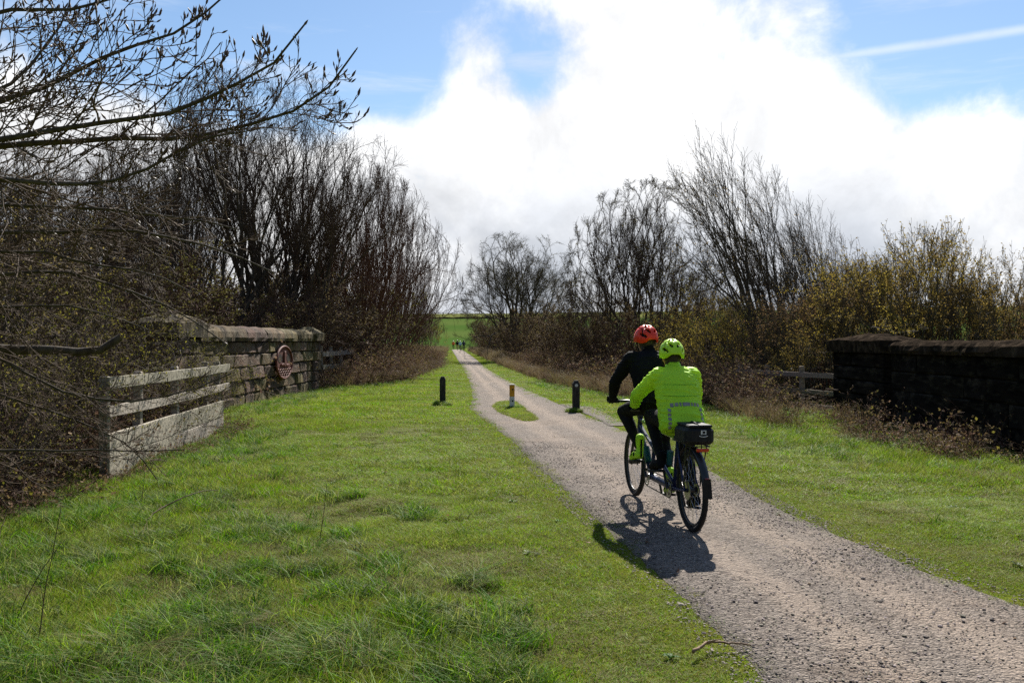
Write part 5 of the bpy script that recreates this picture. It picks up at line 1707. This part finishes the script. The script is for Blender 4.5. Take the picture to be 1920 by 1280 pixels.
def rider(label, root_mat, hip, neck, head_c, shoulder, arms, hipw, legs, jacket_mat, jn, helm_mat, glove_mat, shoes, belly=0.0, head_rot=(0, 0, 0), hs=1.0):
    """arms: (shoulder, elbow, wrist, grip) left and right; legs: (hip, knee, ankle, pedal)"""
    person = empty('person', tuple(REAR), HEAD)
    tag(person, label, 'person')
    hip, neck, head_c = Vector(hip), Vector(neck), Vector(head_c)
    # body: one continuous figure under the clothes
    b = MB()
    t = neck - hip
    b.loft([(hip + t * f + Vector((0, -0.015 * math.sin(f * 3), 0)), (wx, 0, 0), (0, wy * 0.8, -wy * 0.5)) for f, wx, wy in ((-0.12, 0.10, 0.08), (0.0, 0.145, 0.10), (0.35, 0.135, 0.095), (0.75, 0.155, 0.10), (0.95, 0.12, 0.075), (1.05, 0.05, 0.05))], 16)
    chain(b, [neck, (neck + head_c) / 2, head_c], [0.055, 0.052, 0.06])
    b.ell(head_c + Vector((0, 0.0, 0.01)), (0.074, 0.094, 0.112), 16, 12)
    b.ell(head_c + Vector((0, 0.055, -0.06)), (0.05, 0.05, 0.055), 12, 9)                 # jaw
    b.ell(head_c + Vector((0, 0.098, -0.012)), (0.014, 0.022, 0.026), 10, 7)              # nose
    for s in (-1, 1):
        b.ell(head_c + Vector((s * 0.077, -0.008, -0.012)), (0.010, 0.020, 0.032), 10, 7)  # ears
    for A in arms: chain(b, [A[0], A[1], A[2]], [0.048, 0.038, 0.026])
    for Lg in legs: chain(b, [Lg[0], Lg[1], Lg[2]], [0.075, 0.052, 0.036])
    remesh(b, 'body', M['skin'], person, 0.014, 2)
    hb = MB(); hb.ell(head_c + Vector((0, -0.018, 0.015)), (0.081, 0.088, 0.105), 16, 12); hb.ell(head_c + Vector((0, -0.055, -0.055)), (0.062, 0.038, 0.045), 14, 9)
    remesh(hb, 'hair', M['hair'], person, 0.009, 2, 0.006, 60)
    for s in (-1, 1):
        MB().ell(head_c + Vector((s * 0.031, 0.084, 0.012)), (0.013, 0.010, 0.009), 10, 7).build('eye', M['white_paint'], person, smooth=True)
    MB().ell(head_c + Vector((0, 0.098, -0.062)), (0.024, 0.010, 0.006), 10, 7).build('mouth', M['plaque'], person, smooth=True)
    helmet(person, tuple(head_c + Vector((0, -0.004, 0.030))), head_rot, helm_mat, hs)
    # jacket: back panel lofted along the spine, sleeves, collar
    j = MB()
    secs = []
    for f, wx, wy, dy in jn:
        c = hip + t * f
        secs.append((c + Vector((0, dy, 0)), (wx, 0, 0), (0, wy * 0.9, -wy * 0.42)))
    j.loft(secs, 28)
    for A in arms:
        s0, e0, w0 = Vector(A[0]), Vector(A[1]), Vector(A[2])
        chain(j, [s0 * 0.86 + (neck) * 0.14, s0, (s0 * 0.55 + e0 * 0.45), e0, (e0 * 0.5 + w0 * 0.5), w0], [0.075, 0.074, 0.066, 0.058, 0.052, 0.040], 14)
    chain(j, [neck + Vector((0, -0.015, -0.03)), neck + (head_c - neck) * 0.38], [0.082, 0.066], 14)
    jk = remesh(j, 'jacket', jacket_mat, person, 0.0085, 4, 0.019, 22, (0.5, 1.0, 1.7), seed=5)
    # trousers
    l = MB()
    l.loft([(hip + t * f, (wx, 0, 0), (0, wy, -wy * 0.35)) for f, wx, wy in ((-0.20, 0.10, 0.09), (-0.1, hipw, 0.14), (0.05, hipw, 0.145), (0.25, hipw * 0.9, 0.12))], 22)
    for Lg in legs:
        h_, k_, a_ = Vector(Lg[0]), Vector(Lg[1]), Vector(Lg[2])
        calf = k_ * 0.68 + a_ * 0.32 + Vector((0, -0.022, 0))
        chain(l, [h_ + Vector((0, -0.02, -0.01)), h_ * 0.6 + k_ * 0.4, k_, calf, k_ * 0.25 + a_ * 0.75, a_], [0.100, 0.086, 0.064, 0.060, 0.046, 0.041], 14)
    remesh(l, 'trousers', M['tights'], person, 0.0105, 5, 0.004, 18, (1, 1, 1), seed=8)
    for s, A in zip((-1, 1), arms): hand(person, A[2], A[3], s, glove_mat, 'glove')
    for s, Lg in zip((-1, 1), legs): shoe(person, Lg[2], Lg[3], s, shoes[0], shoes[1], shoes[2])
    return person, jk


# pedal positions: cranks up on the left, down on the right
CR = 0.17
BBS = [(0.46, 0.285), (1.12, 0.285)]
CA = R(62)
up_off = (math.cos(CA) * CR, math.sin(CA) * CR)
ped = {}
for k, (by, bz) in enumerate(BBS):
    ped[(k, -1)] = (-0.135, by + up_off[0], bz + up_off[1]); ped[(k, 1)] = (0.135, by - up_off[0], bz - up_off[1])


def leg(hip, s, k, l1=0.43, l2=0.43, out=0.10):
    h = (s * 0.095, hip[1] + 0.01, hip[2] - 0.02)
    p = ped[(k, s)]
    a = (p[0] - s * 0.012, p[1] - 0.09, p[2] + 0.125)
    kn = knee_of(h, a, l1, l2, (s * out, 1.0, 0.35))
    return (h, tuple(kn), a, p)


# stoker in lime
hipS, neckS, headS = (0.0, 0.27, 0.925), (0.0, 0.465, 1.335), (0.0, 0.53, 1.435)
armsS = [((-0.162, 0.43, 1.275), (-0.295, 0.60, 1.105), (-0.262, 0.80, 1.0), (-0.245, 0.895, 0.965)), ((0.162, 0.43, 1.275), (0.25, 0.59, 1.10), (0.255, 0.80, 1.005), (0.245, 0.895, 0.965))]
stoker, jkS = rider('person in a fluorescent lime jacket and lime helmet riding at the back of the tandem', None, hipS, neckS, headS, None, armsS, 0.165, [leg(hipS, -1, 0), leg(hipS, 1, 0)], M['lime_cloth'],
               [(-0.26, 0.188, 0.135, -0.02), (-0.18, 0.205, 0.155, -0.015), (0.0, 0.203, 0.158, -0.01), (0.25, 0.195, 0.150, -0.005), (0.55, 0.203, 0.145, -0.01), (0.80, 0.200, 0.125, -0.01), (0.95, 0.150, 0.095, 0.0), (1.03, 0.085, 0.075, 0.0)],
               M['lime_shell'], M['black_cloth'], (M['black_cloth'], M['rubber'], 0.02), head_rot=(R(-6), 0, R(-4)))
# captain in black
hipC, neckC, headC = (0.0, 0.95, 1.02), (-0.01, 1.17, 1.455), (-0.025, 1.245, 1.572)
armsC = [((-0.205, 1.13, 1.415), (-0.318, 1.29, 1.195), (-0.300, 1.455, 1.035), (-0.290, 1.53, 0.995)), ((0.205, 1.13, 1.415), (0.325, 1.30, 1.195), (0.300, 1.455, 1.035), (0.290, 1.53, 0.995))]
captain, jkC = rider('person in a black jacket and orange-red helmet riding at the front of the tandem', None, hipC, neckC, headC, None, armsC, 0.165, [leg(hipC, -1, 1, 0.45, 0.44, 0.30), leg(hipC, 1, 1, 0.45, 0.44)], M['black_cloth'],
                [(-0.22, 0.190, 0.145, -0.01), (-0.10, 0.204, 0.165, -0.01), (0.1, 0.202, 0.162, 0), (0.35, 0.204, 0.158, -0.005), (0.62, 0.222, 0.155, -0.01), (0.84, 0.226, 0.135, -0.01), (0.96, 0.170, 0.10, 0), (1.04, 0.092, 0.08, 0)],
                M['orange_shell'], M['black_cloth'], (M['lime_shoe'], M['rubber'], 0.10), head_rot=(R(-4), 0, R(14)))


# reflective dashes and seams laid on the lime jacket's back
def bvh_of(o):
    me = o.data
    return BVHTree.FromPolygons([v.co.copy() for v in me.vertices], [tuple(p.vertices) for p in me.polygons])


bv = bvh_of(jkS)


def patch(corners, name, mat, lift=0.0035, n=5):
    """corners in (x, z) seen from behind; dropped on the jacket"""
    V = []
    for j in range(n):
        for i in range(n):
            u, v = i / (n - 1), j / (n - 1)
            x = (corners[0][0] * (1 - u) + corners[1][0] * u) * (1 - v) + (corners[3][0] * (1 - u) + corners[2][0] * u) * v
            z = (corners[0][1] * (1 - u) + corners[1][1] * u) * (1 - v) + (corners[3][1] * (1 - u) + corners[2][1] * u) * v
            hit = bv.ray_cast(Vector((x, -1.5, z)), Vector((0, 1, 0)))
            if hit[0] is None: return
            V.append(tuple(hit[0] + hit[1] * lift))
    q = [(j * n + i, j * n + i + 1, (j + 1) * n + i + 1, (j + 1) * n + i) for j in range(n - 1) for i in range(n - 1)]
    MB().add(V, q).build(name, mat, jkS, smooth=True)


for x0, x1 in ((-0.125, -0.100), (-0.090, -0.062), (-0.052, -0.036), (-0.026, 0.040), (0.050, 0.066), (0.076, 0.098), (0.106, 0.126)):
    z = lambda x: 1.050 - 0.9 * x * x
    patch([(x0, z(x0) - 0.015), (x1, z(x1) - 0.015), (x1, z(x1) + 0.015), (x0, z(x0) + 0.015)], 'reflective_dash', M['grey_tape'])
for s in (-1, 1):
    for k in range(5):
        z1 = 1.010 - k * 0.036; xx = s * (0.138 + 0.002 * k)
        patch([(xx - 0.011, z1 - 0.026), (xx + 0.011, z1 - 0.026), (xx + 0.011, z1), (xx - 0.011, z1)], 'reflective_dash', M['grey_tape'])
for z0, hw_ in ((1.21, 0.15), (1.115, 0.165)):
    for k in range(6):
        a = -hw_ + 2 * hw_ * k / 6; b = -hw_ + 2 * hw_ * (k + 1) / 6
        patch([(a, z0 - 0.002), (b, z0 - 0.002), (b, z0 + 0.002), (a, z0 + 0.002)], 'seam', M['seam'], 0.0025)

# the tandem itself
tan = empty('tandem_bicycle', tuple(REAR), HEAD)
tag(tan, 'navy tandem bicycle with lime trim carrying two riders along the gravel', 'bicycle')
WR, WB = 0.345, 1.724


def wheel(parent, y, name='wheel', rad=WR, tw=0.024, steer=0.0):
    w = empty(name, (0, y, rad), parent=parent); w.rotation_euler = (0, 0, steer)
    def ring(R_, r_, n=48, m=10, fl=1.0):
        V = []
        for i in range(n):
            a = 2 * math.pi * i / n
            for j in range(m):
                b = 2 * math.pi * j / m
                rr = R_ + r_ * fl * math.cos(b)
                V.append((r_ * math.sin(b), rr * math.cos(a), rr * math.sin(a)))
        q = [(i * m + j, ((i + 1) % n) * m + j, ((i + 1) % n) * m + (j + 1) % m, i * m + (j + 1) % m) for i in range(n) for j in range(m)]
        return MB().add(V, q)
    ring(rad - tw, tw).build('tyre', M['rubber'], w, smooth=True)
    ring(rad - 0.055, 0.011, fl=1.4).build('rim', M['black_metal'], w, smooth=True)
    sp = MB()
    for k in range(28):
        a = 2 * math.pi * k / 28; s = 1 if k % 2 else -1; off = (0.9 if (k // 2) % 2 else -0.9) * 0.5
        sp.rod((s * 0.03, 0.025 * math.cos(a + off), 0.025 * math.sin(a + off)), (0, (rad - 0.06) * math.cos(a), (rad - 0.06) * math.sin(a)), 0.0012, 4, cap=False)
    sp.build('spoke_lacing', M['alloy'], w)
    MB().rod((-0.055, 0, 0), (0.055, 0, 0), 0.018, 12).rod((-0.032, 0, 0), (-0.028, 0, 0), 0.03, 14).rod((0.028, 0, 0), (0.032, 0, 0), 0.03, 14).build('hub', M['black_metal'], w, smooth=False)
    return w


w_r = wheel(tan, 0.0); w_f = wheel(tan, WB)
MB().rod((0.036, 0, 0), (0.050, 0, 0), 0.055, 20, r2=0.03).build('cassette', M['alloy'], w_r)
MB().rod((-0.042, 0, 0), (-0.040, 0, 0), 0.08, 24).build('brake_disc', M['alloy'], w_r)
fr = MB()
Bk = (0, BBS[0][0], BBS[0][1]); Fk = (0, BBS[1][0], BBS[1][1])
for s in (-1, 1):
    fr.poly([(s * 0.06, 0.0, WR), (s * 0.05, 0.2, WR - 0.03), (s * 0.028, 0.44, 0.29)], 0.011, 8)
    fr.poly([(s * 0.06, 0.0, WR), (s * 0.05, 0.15, 0.55), (s * 0.018, 0.345, 0.755)], 0.009, 8)
fr.rod(Bk, (0, 0.34, 0.80), 0.017, 12); fr.rod(Fk, (0, 0.985, 0.83), 0.018, 12)
fr.rod(Bk, Fk, 0.030, 14)
fr.poly([(0, 1.505, 0.80), (0, 1.0, 0.76), (0, 0.345, 0.735)], 0.019, 12)
fr.rod((0, 1.535, 0.715), Fk, 0.025, 12); fr.rod((0, 1.52, 0.745), (0, 0.47, 0.33), 0.017, 10)
fr.rod((0, 1.555, 0.66), (0, 1.495, 0.86), 0.025, 14)
for p in (Bk, Fk): fr.rod((-0.038, p[1], p[2]), (0.038, p[1], p[2]), 0.027, 14)
fr.build('frame', M['navy'], tan, smooth=False)
for a_, b_ in (((0, 1.40, 0.792), (0, 1.05, 0.766)), ((0, 0.80, 0.7535), (0, 0.42, 0.739))):
    MB().rod(a_, b_, 0.0212, 12).build('lime_trim', M['lime_trim'], tan)
fk = MB(); fk.poly([(0, 1.556, 0.655), (0, 1.56, 0.65)], 0.02, 10)
for s in (-1, 1): fk.poly([(0, 1.556, 0.66), (s * 0.045, 1.567, 0.63), (s * 0.055, 1.64, 0.45), (s * 0.056, WB, WR)], [0.018, 0.017, 0.014, 0.010], 8)
fk.build('fork', M['black_metal'], tan, smooth=True)


def saddle(y, z, post_top, post_base):
    o = MB().loft([((0, y + a, z + dz), (w_, 0, 0), (0, 0, h_)) for a, w_, h_, dz in ((-0.13, 0.045, 0.016, -0.005), (-0.10, 0.075, 0.022, 0), (-0.04, 0.068, 0.02, -0.004), (0.04, 0.030, 0.018, -0.008), (0.11, 0.022, 0.016, -0.006), (0.135, 0.012, 0.01, -0.008))], 14).build('saddle', M['black_metal'], tan, smooth=True)
    MB().rod(post_base, post_top, 0.0135, 10).build('seatpost', M['black_metal'], tan)
    return o


saddle(0.29, 0.865, (0, 0.315, 0.85), (0, 0.341, 0.79)); saddle(0.95, 0.95, (0, 0.955, 0.935), (0, 0.986, 0.82))
hb = MB(); hb.poly([(-0.31, 1.52, 0.985), (-0.12, 1.555, 0.985), (-0.03, 1.55, 0.975), (0.03, 1.55, 0.975), (0.12, 1.555, 0.985), (0.31, 1.52, 0.985)], 0.0135, 8)
hbo = hb.build('handlebar', M['black_metal'], tan, smooth=True)
MB().poly([(0, 1.49, 0.87), (0, 1.485, 0.93), (0, 1.55, 0.975)], 0.018, 8).build('stem', M['black_metal'], tan, smooth=True)
for s in (-1, 1):
    MB().rod((s * 0.22, 1.53, 0.985), (s * 0.325, 1.517, 0.985), 0.018, 10).build('grip', M['rubber'], hbo)
    MB().poly([(s * 0.20, 1.535, 0.98), (s * 0.22, 1.60, 0.975), (s * 0.30, 1.605, 0.96)], 0.006, 6).build('brake_lever', M['alloy'], hbo, smooth=True)
    MB().poly([(s * 0.19, 1.54, 0.98), (s * 0.14, 1.66, 1.01), (s * 0.02, 1.67, 0.93), (0.0, 1.60, 0.80)], 0.0035, 5).build('brake_cable', M['rubber'], hbo, smooth=True)
mr = empty('mirror', (0.40, 1.515, 1.03), parent=tan)
MB().poly([(-0.075, 0.0, -0.045), (-0.04, 0, -0.03), (0, 0.01, 0)], 0.005, 6).build('arm', M['black_metal'], mr)
MB().ell((0.015, 0.012, 0.012), (0.052, 0.012, 0.036), 16, 9).build('shell', M['black_metal'], mr, smooth=True)
MB().ell((0.015, 0.0, 0.012), (0.047, 0.005, 0.032), 16, 9).build('glass', M['mirror'], mr, smooth=True)
sb = MB(); sb.poly([(-0.27, 0.90, 0.945), (-0.12, 0.885, 0.945), (-0.04, 0.90, 0.915), (0.04, 0.90, 0.915), (0.12, 0.885, 0.945), (0.27, 0.90, 0.945)], 0.0125, 8); sb.rod((0, 0.905, 0.915), (0, 0.975, 0.875), 0.014, 8)
sb.build('stoker_handlebar', M['black_metal'], tan, smooth=True)
for k, (by, bz) in enumerate(BBS):
    for s in (-1, 1):
        p = ped[(k, s)]
        c = MB(); c.rod((s * 0.062, by, bz), (s * 0.072, p[1], p[2]), 0.014, 8, r2=0.011)
        co = c.build('crank', M['black_metal'], tan)
        MB().box((s * 0.125, p[1], p[2]), (0.085, 0.085, 0.018), bev=0.005).rod((s * 0.075, p[1], p[2]), (s * 0.12, p[1], p[2]), 0.007, 8).build('pedal', M['black_metal'], co)


def sprocket(x, y, z, r_, name, parent, teeth=32):
    V = []
    n = teeth * 2
    for xx in (-0.002, 0.002):
        for i in range(n):
            a = 2 * math.pi * i / n; rr = r_ + (0.004 if i % 2 else -0.003)
            V.append((x + xx, y + rr * math.cos(a), z + rr * math.sin(a)))
        for i in range(n):
            a = 2 * math.pi * i / n
            V.append((x + xx, y + r_ * 0.78 * math.cos(a), z + r_ * 0.78 * math.sin(a)))
    q = []
    for i in range(n):
        j = (i + 1) % n
        q += [(i, n + i, n + j, j), (2 * n + i, 2 * n + j, 3 * n + j, 3 * n + i), (i, j, 2 * n + j, 2 * n + i), (n + i, 3 * n + i, 3 * n + j, n + j)]
    mb = MB().add(V, q)
    for k in range(5):
        a = 2 * math.pi * k / 5
        mb.box((x, y + r_ * 0.42 * math.cos(a), z + r_ * 0.42 * math.sin(a)), (0.004, r_ * 0.8, 0.014), Matrix.Rotation(a, 3, 'X'))
    return mb.build(name, M['alloy'], parent)


sprocket(-0.05, BBS[0][0], BBS[0][1], 0.078, 'chainring', tan); sprocket(-0.05, BBS[1][0], BBS[1][1], 0.078, 'chainring', tan); sprocket(0.05, BBS[0][0], BBS[0][1], 0.088, 'chainring', tan)


def loop_chain(x, a, b, ra, rb_):
    (ya, za), (yb, zb) = a, b
    pts = []
    for t in np.linspace(-math.pi / 2, math.pi / 2, 12): pts.append((x, yb + rb_ * math.cos(t), zb + rb_ * math.sin(t)))
    for t in np.linspace(math.pi / 2, 3 * math.pi / 2, 12): pts.append((x, ya + ra * math.cos(t), za + ra * math.sin(t)))
    pts.append(pts[0])
    MB().poly(pts, 0.0055, 5, cap=False).build('chain', M['black_metal'], tan)


loop_chain(-0.05, BBS[0], BBS[1], 0.081, 0.081); loop_chain(0.048, (0.0, WR), BBS[0], 0.05, 0.091)
# rear mudguard with flap, rack, lamp
mg = MB(); V = []
angs = np.linspace(R(20), R(166), 24)
for a in angs:
    for (x, dr) in ((-0.032, -0.012), (-0.024, 0.0), (0, 0.006), (0.024, 0.0), (0.032, -0.012)):
        V.append((x, (WR + 0.022 + dr) * math.cos(a), WR + (WR + 0.022 + dr) * math.sin(a)))
mg.add(V, [(i * 5 + j, i * 5 + j + 1, (i + 1) * 5 + j + 1, (i + 1) * 5 + j) for i in range(len(angs) - 1) for j in range(4)])
mgo = mg.build('mudguard', M['black_metal'], tan, smooth=True)
ya, za = (WR + 0.02) * math.cos(angs[-1]), WR + (WR + 0.02) * math.sin(angs[-1])
MB().loft([((0, ya - 0.006, za + 0.06), (0.030, 0, 0), (0, 0.003, 0)), ((0, ya - 0.008, za), (0.036, 0, 0), (0, 0.003, 0)), ((0, ya - 0.012, za - 0.10), (0.042, 0, 0), (0, 0.003, 0))], 12).build('mudflap', M['rubber'], mgo)
MB().box((0, -0.352, 0.475), (0.036, 0.014, 0.045), Matrix.Rotation(R(15), 3, 'X'), bev=0.005).build('reflector', M['red_lens'], mgo)
rk = MB()
for s in (-1, 1):
    rk.poly([(s * 0.065, 0.30, 0.735), (s * 0.065, 0.0, 0.735), (s * 0.065, -0.22, 0.735), (s * 0.04, -0.245, 0.735)], 0.006, 6)
    rk.poly([(s * 0.072, 0.0, WR + 0.03), (s * 0.067, -0.05, 0.735)], 0.005, 6); rk.poly([(s * 0.072, 0.0, WR + 0.03), (s * 0.067, -0.17, 0.735)], 0.005, 6)
for y in (-0.245, -0.1, 0.05, 0.2): rk.rod((-0.066, y, 0.735), (0.066, y, 0.735), 0.005, 6)
rk.build('rear_rack', M['black_metal'], tan)
MB().box((0.0, -0.258, 0.708), (0.105, 0.022, 0.028), bev=0.006).build('rear_lamp', M['red_lens'], tan)
MB().rod((0, 1.23, 0.41), (0, 1.32, 0.545), 0.034, 14).build('drinks_bottle', M['teal'], tan, smooth=False)
MB().rod((-0.05, 0.44, 0.50), (-0.047, 0.415, 0.62), 0.030, 14).build('drinks_bottle', M['teal'], tan, smooth=False)

bag = empty('rack_bag', tuple(REAR), HEAD)
tag(bag, 'black box-shaped bag with white print strapped on the tandem rack', 'bag')
MB().box((0, -0.055, 0.818), (0.225, 0.36, 0.145), bev=0.03).build('body', M['bag'], bag)
MB().box((0, -0.055, 0.896), (0.20, 0.345, 0.02), bev=0.009).build('lid', M['bag'], bag)
for s in (-1, 1): MB().box((s * 0.113, -0.05, 0.81), (0.022, 0.26, 0.11), bev=0.01).build('side_pocket', M['bag'], bag)
MB().poly([(-0.01, -0.20, 0.90), (-0.012, -0.10, 0.916), (0.0, 0.0, 0.916), (0.0, 0.05, 0.90)], 0.008, 6).build('carry_handle', M['bag'], bag, smooth=True)
lg = MB()
for c, s in (((0.000, -0.2372, 0.848), (0.012, 0.002, 0.034)), ((0.034, -0.2372, 0.848), (0.008, 0.002, 0.034)), ((0.019, -0.2372, 0.862), (0.024, 0.002, 0.006)), ((0.022, -0.2372, 0.836), (0.018, 0.002, 0.006))): lg.box(c, s)
lg.build('emblem', M['logo'], bag)
MB().poly([(-0.02 + 0.07 * f, -0.2372, 0.812 + 0.008 * (f - 0.5) ** 2 * 4) for f in np.linspace(0, 1, 9)], 0.003, 5).build('printed_line', M['logo'], bag)

# ------------------------------------------------------------------ group of cyclists far along the trail
def far_cyclist(px, py, label, top, helm, leg_mat, hgt=1.0, bag_mat=None, rz=0.0, side=0.0):
    Y = CAM_H * FPX / (py - 640); X = (px - 960) / FPX * Y
    z = 0.012
    p = empty('person', (X, Y, z), R(4) + rz); tag(p, label, 'person', None)
    b = MB()
    chain(b, [(0, 0.05, 1.0), (0, 0.28, 1.42)], [0.15, 0.13], 10); chain(b, [(0, 0.28, 1.42), (0, 0.36, 1.60)], [0.07, 0.06], 8); b.ell((0, 0.38, 1.64), (0.085, 0.1, 0.115), 12, 9)
    for s in (-1, 1):
        chain(b, [(s * 0.1, 0.05, 0.97), (s * 0.13, 0.42, 0.80 if s < 0 else 0.68), (s * 0.12, 0.25, 0.40 if s < 0 else 0.18)], [0.09, 0.065, 0.05], 8)
        chain(b, [(s * 0.12, 0.25, 0.40 if s < 0 else 0.18), (s * 0.12, 0.38, 0.36 if s < 0 else 0.13)], [0.05, 0.04], 8)
    remesh(b, 'body', leg_mat, p, 0.025, 2)
    j = MB(); j.loft([((0, 0.02, 0.93), (0.19, 0, 0), (0, 0.15, -0.05)), ((0, 0.1, 1.12), (0.2, 0, 0), (0, 0.16, -0.07)), ((0, 0.22, 1.36), (0.23, 0, 0), (0, 0.15, -0.06)), ((0, 0.28, 1.48), (0.13, 0, 0), (0, 0.1, -0.04))], 14)
    for s in (-1, 1): chain(j, [(s * 0.19, 0.26, 1.38), (s * 0.29, 0.42, 1.16), (s * 0.25, 0.60, 1.04)], [0.075, 0.065, 0.05], 8)
    remesh(j, 'jacket', top, p, 0.022, 2)
    MB().ell((0, 0.37, 1.70), (0.115, 0.15, 0.10), 14, 9).build('helmet', helm, p, smooth=True)
    p.scale = (hgt, hgt, hgt)
    k = empty('bicycle', (X, Y, z), R(4) + rz)
    tag(k, 'distant bicycle under the ' + label.split(' riding')[0].replace('person in a ', 'rider in the '), 'bicycle')
    for y in (-0.32, 0.72): wheel(k, y)
    f = MB()
    f.rod((0, -0.32, 0.345), (0, 0.12, 0.28), 0.014, 6); f.rod((0, 0.12, 0.28), (0, 0.0, 0.92), 0.016, 6); f.rod((0, 0.03, 0.78), (0, 0.52, 0.82), 0.017, 6); f.rod((0, 0.12, 0.28), (0, 0.54, 0.74), 0.02, 6)
    f.rod((0, -0.32, 0.345), (0, 0.02, 0.76), 0.010, 6); f.poly([(0, 0.50, 0.95), (0, 0.56, 0.7), (0, 0.72, 0.345)], 0.016, 6)
    f.build('frame', M['black_metal'], k)
    MB().rod((-0.27, 0.60, 1.0), (0.27, 0.60, 1.0), 0.014, 6).rod((0, 0.6, 1.0), (0, 0.5, 0.95), 0.014, 6).build('handlebar', M['black_metal'], k)
    MB().loft([((0, -0.12, 0.93), (0.07, 0, 0), (0, 0, 0.02)), ((0, 0.13, 0.93), (0.02, 0, 0), (0, 0, 0.015))], 10).build('saddle', M['black_metal'], k)
    if bag_mat:
        for s in (-1, 1): MB().box((s * 0.14, -0.34, 0.52), (0.13, 0.28, 0.36), bev=0.03).build('pannier', bag_mat, k)
    return p


M['orange_cloth'] = material('orange_top', (0.75, 0.16, 0.02), (0.65, 0.12, 0.02), scale=5, rough=0.7)
M['navy_cloth'] = material('navy_top', (0.02, 0.022, 0.05), (0.03, 0.03, 0.06), scale=5, rough=0.7)
M['pale_cloth'] = material('pale_blue_top', (0.35, 0.52, 0.52), (0.3, 0.46, 0.48), scale=5, rough=0.7)
M['plum_cloth'] = material('plum_bag', (0.09, 0.02, 0.03), (0.07, 0.018, 0.026), scale=5, rough=0.7)
M['helm_white'] = material('white_helmet', (0.7, 0.7, 0.62), (0.62, 0.62, 0.52), scale=5, rough=0.35)
far_cyclist(850, 655.2, 'person in a bright orange top riding ahead of the distant group', M['orange_cloth'], M['helm_white'], M['tights'], 0.98)
far_cyclist(857.5, 657.2, 'person in a black top riding with bare legs in the distant group', M['black_cloth'], M['black_metal'], M['skin'], 1.04)
far_cyclist(863, 657.4, 'person in a pale blue top riding with plum panniers in the distant group', M['pale_cloth'], M['helm_white'], M['tights'], 0.97, bag_mat=M['plum_cloth'])
far_cyclist(869.5, 657.2, 'person in a navy top riding at the hedge side of the distant group', M['navy_cloth'], M['navy_cloth'], M['tights'], 1.02, bag_mat=M['bag'])
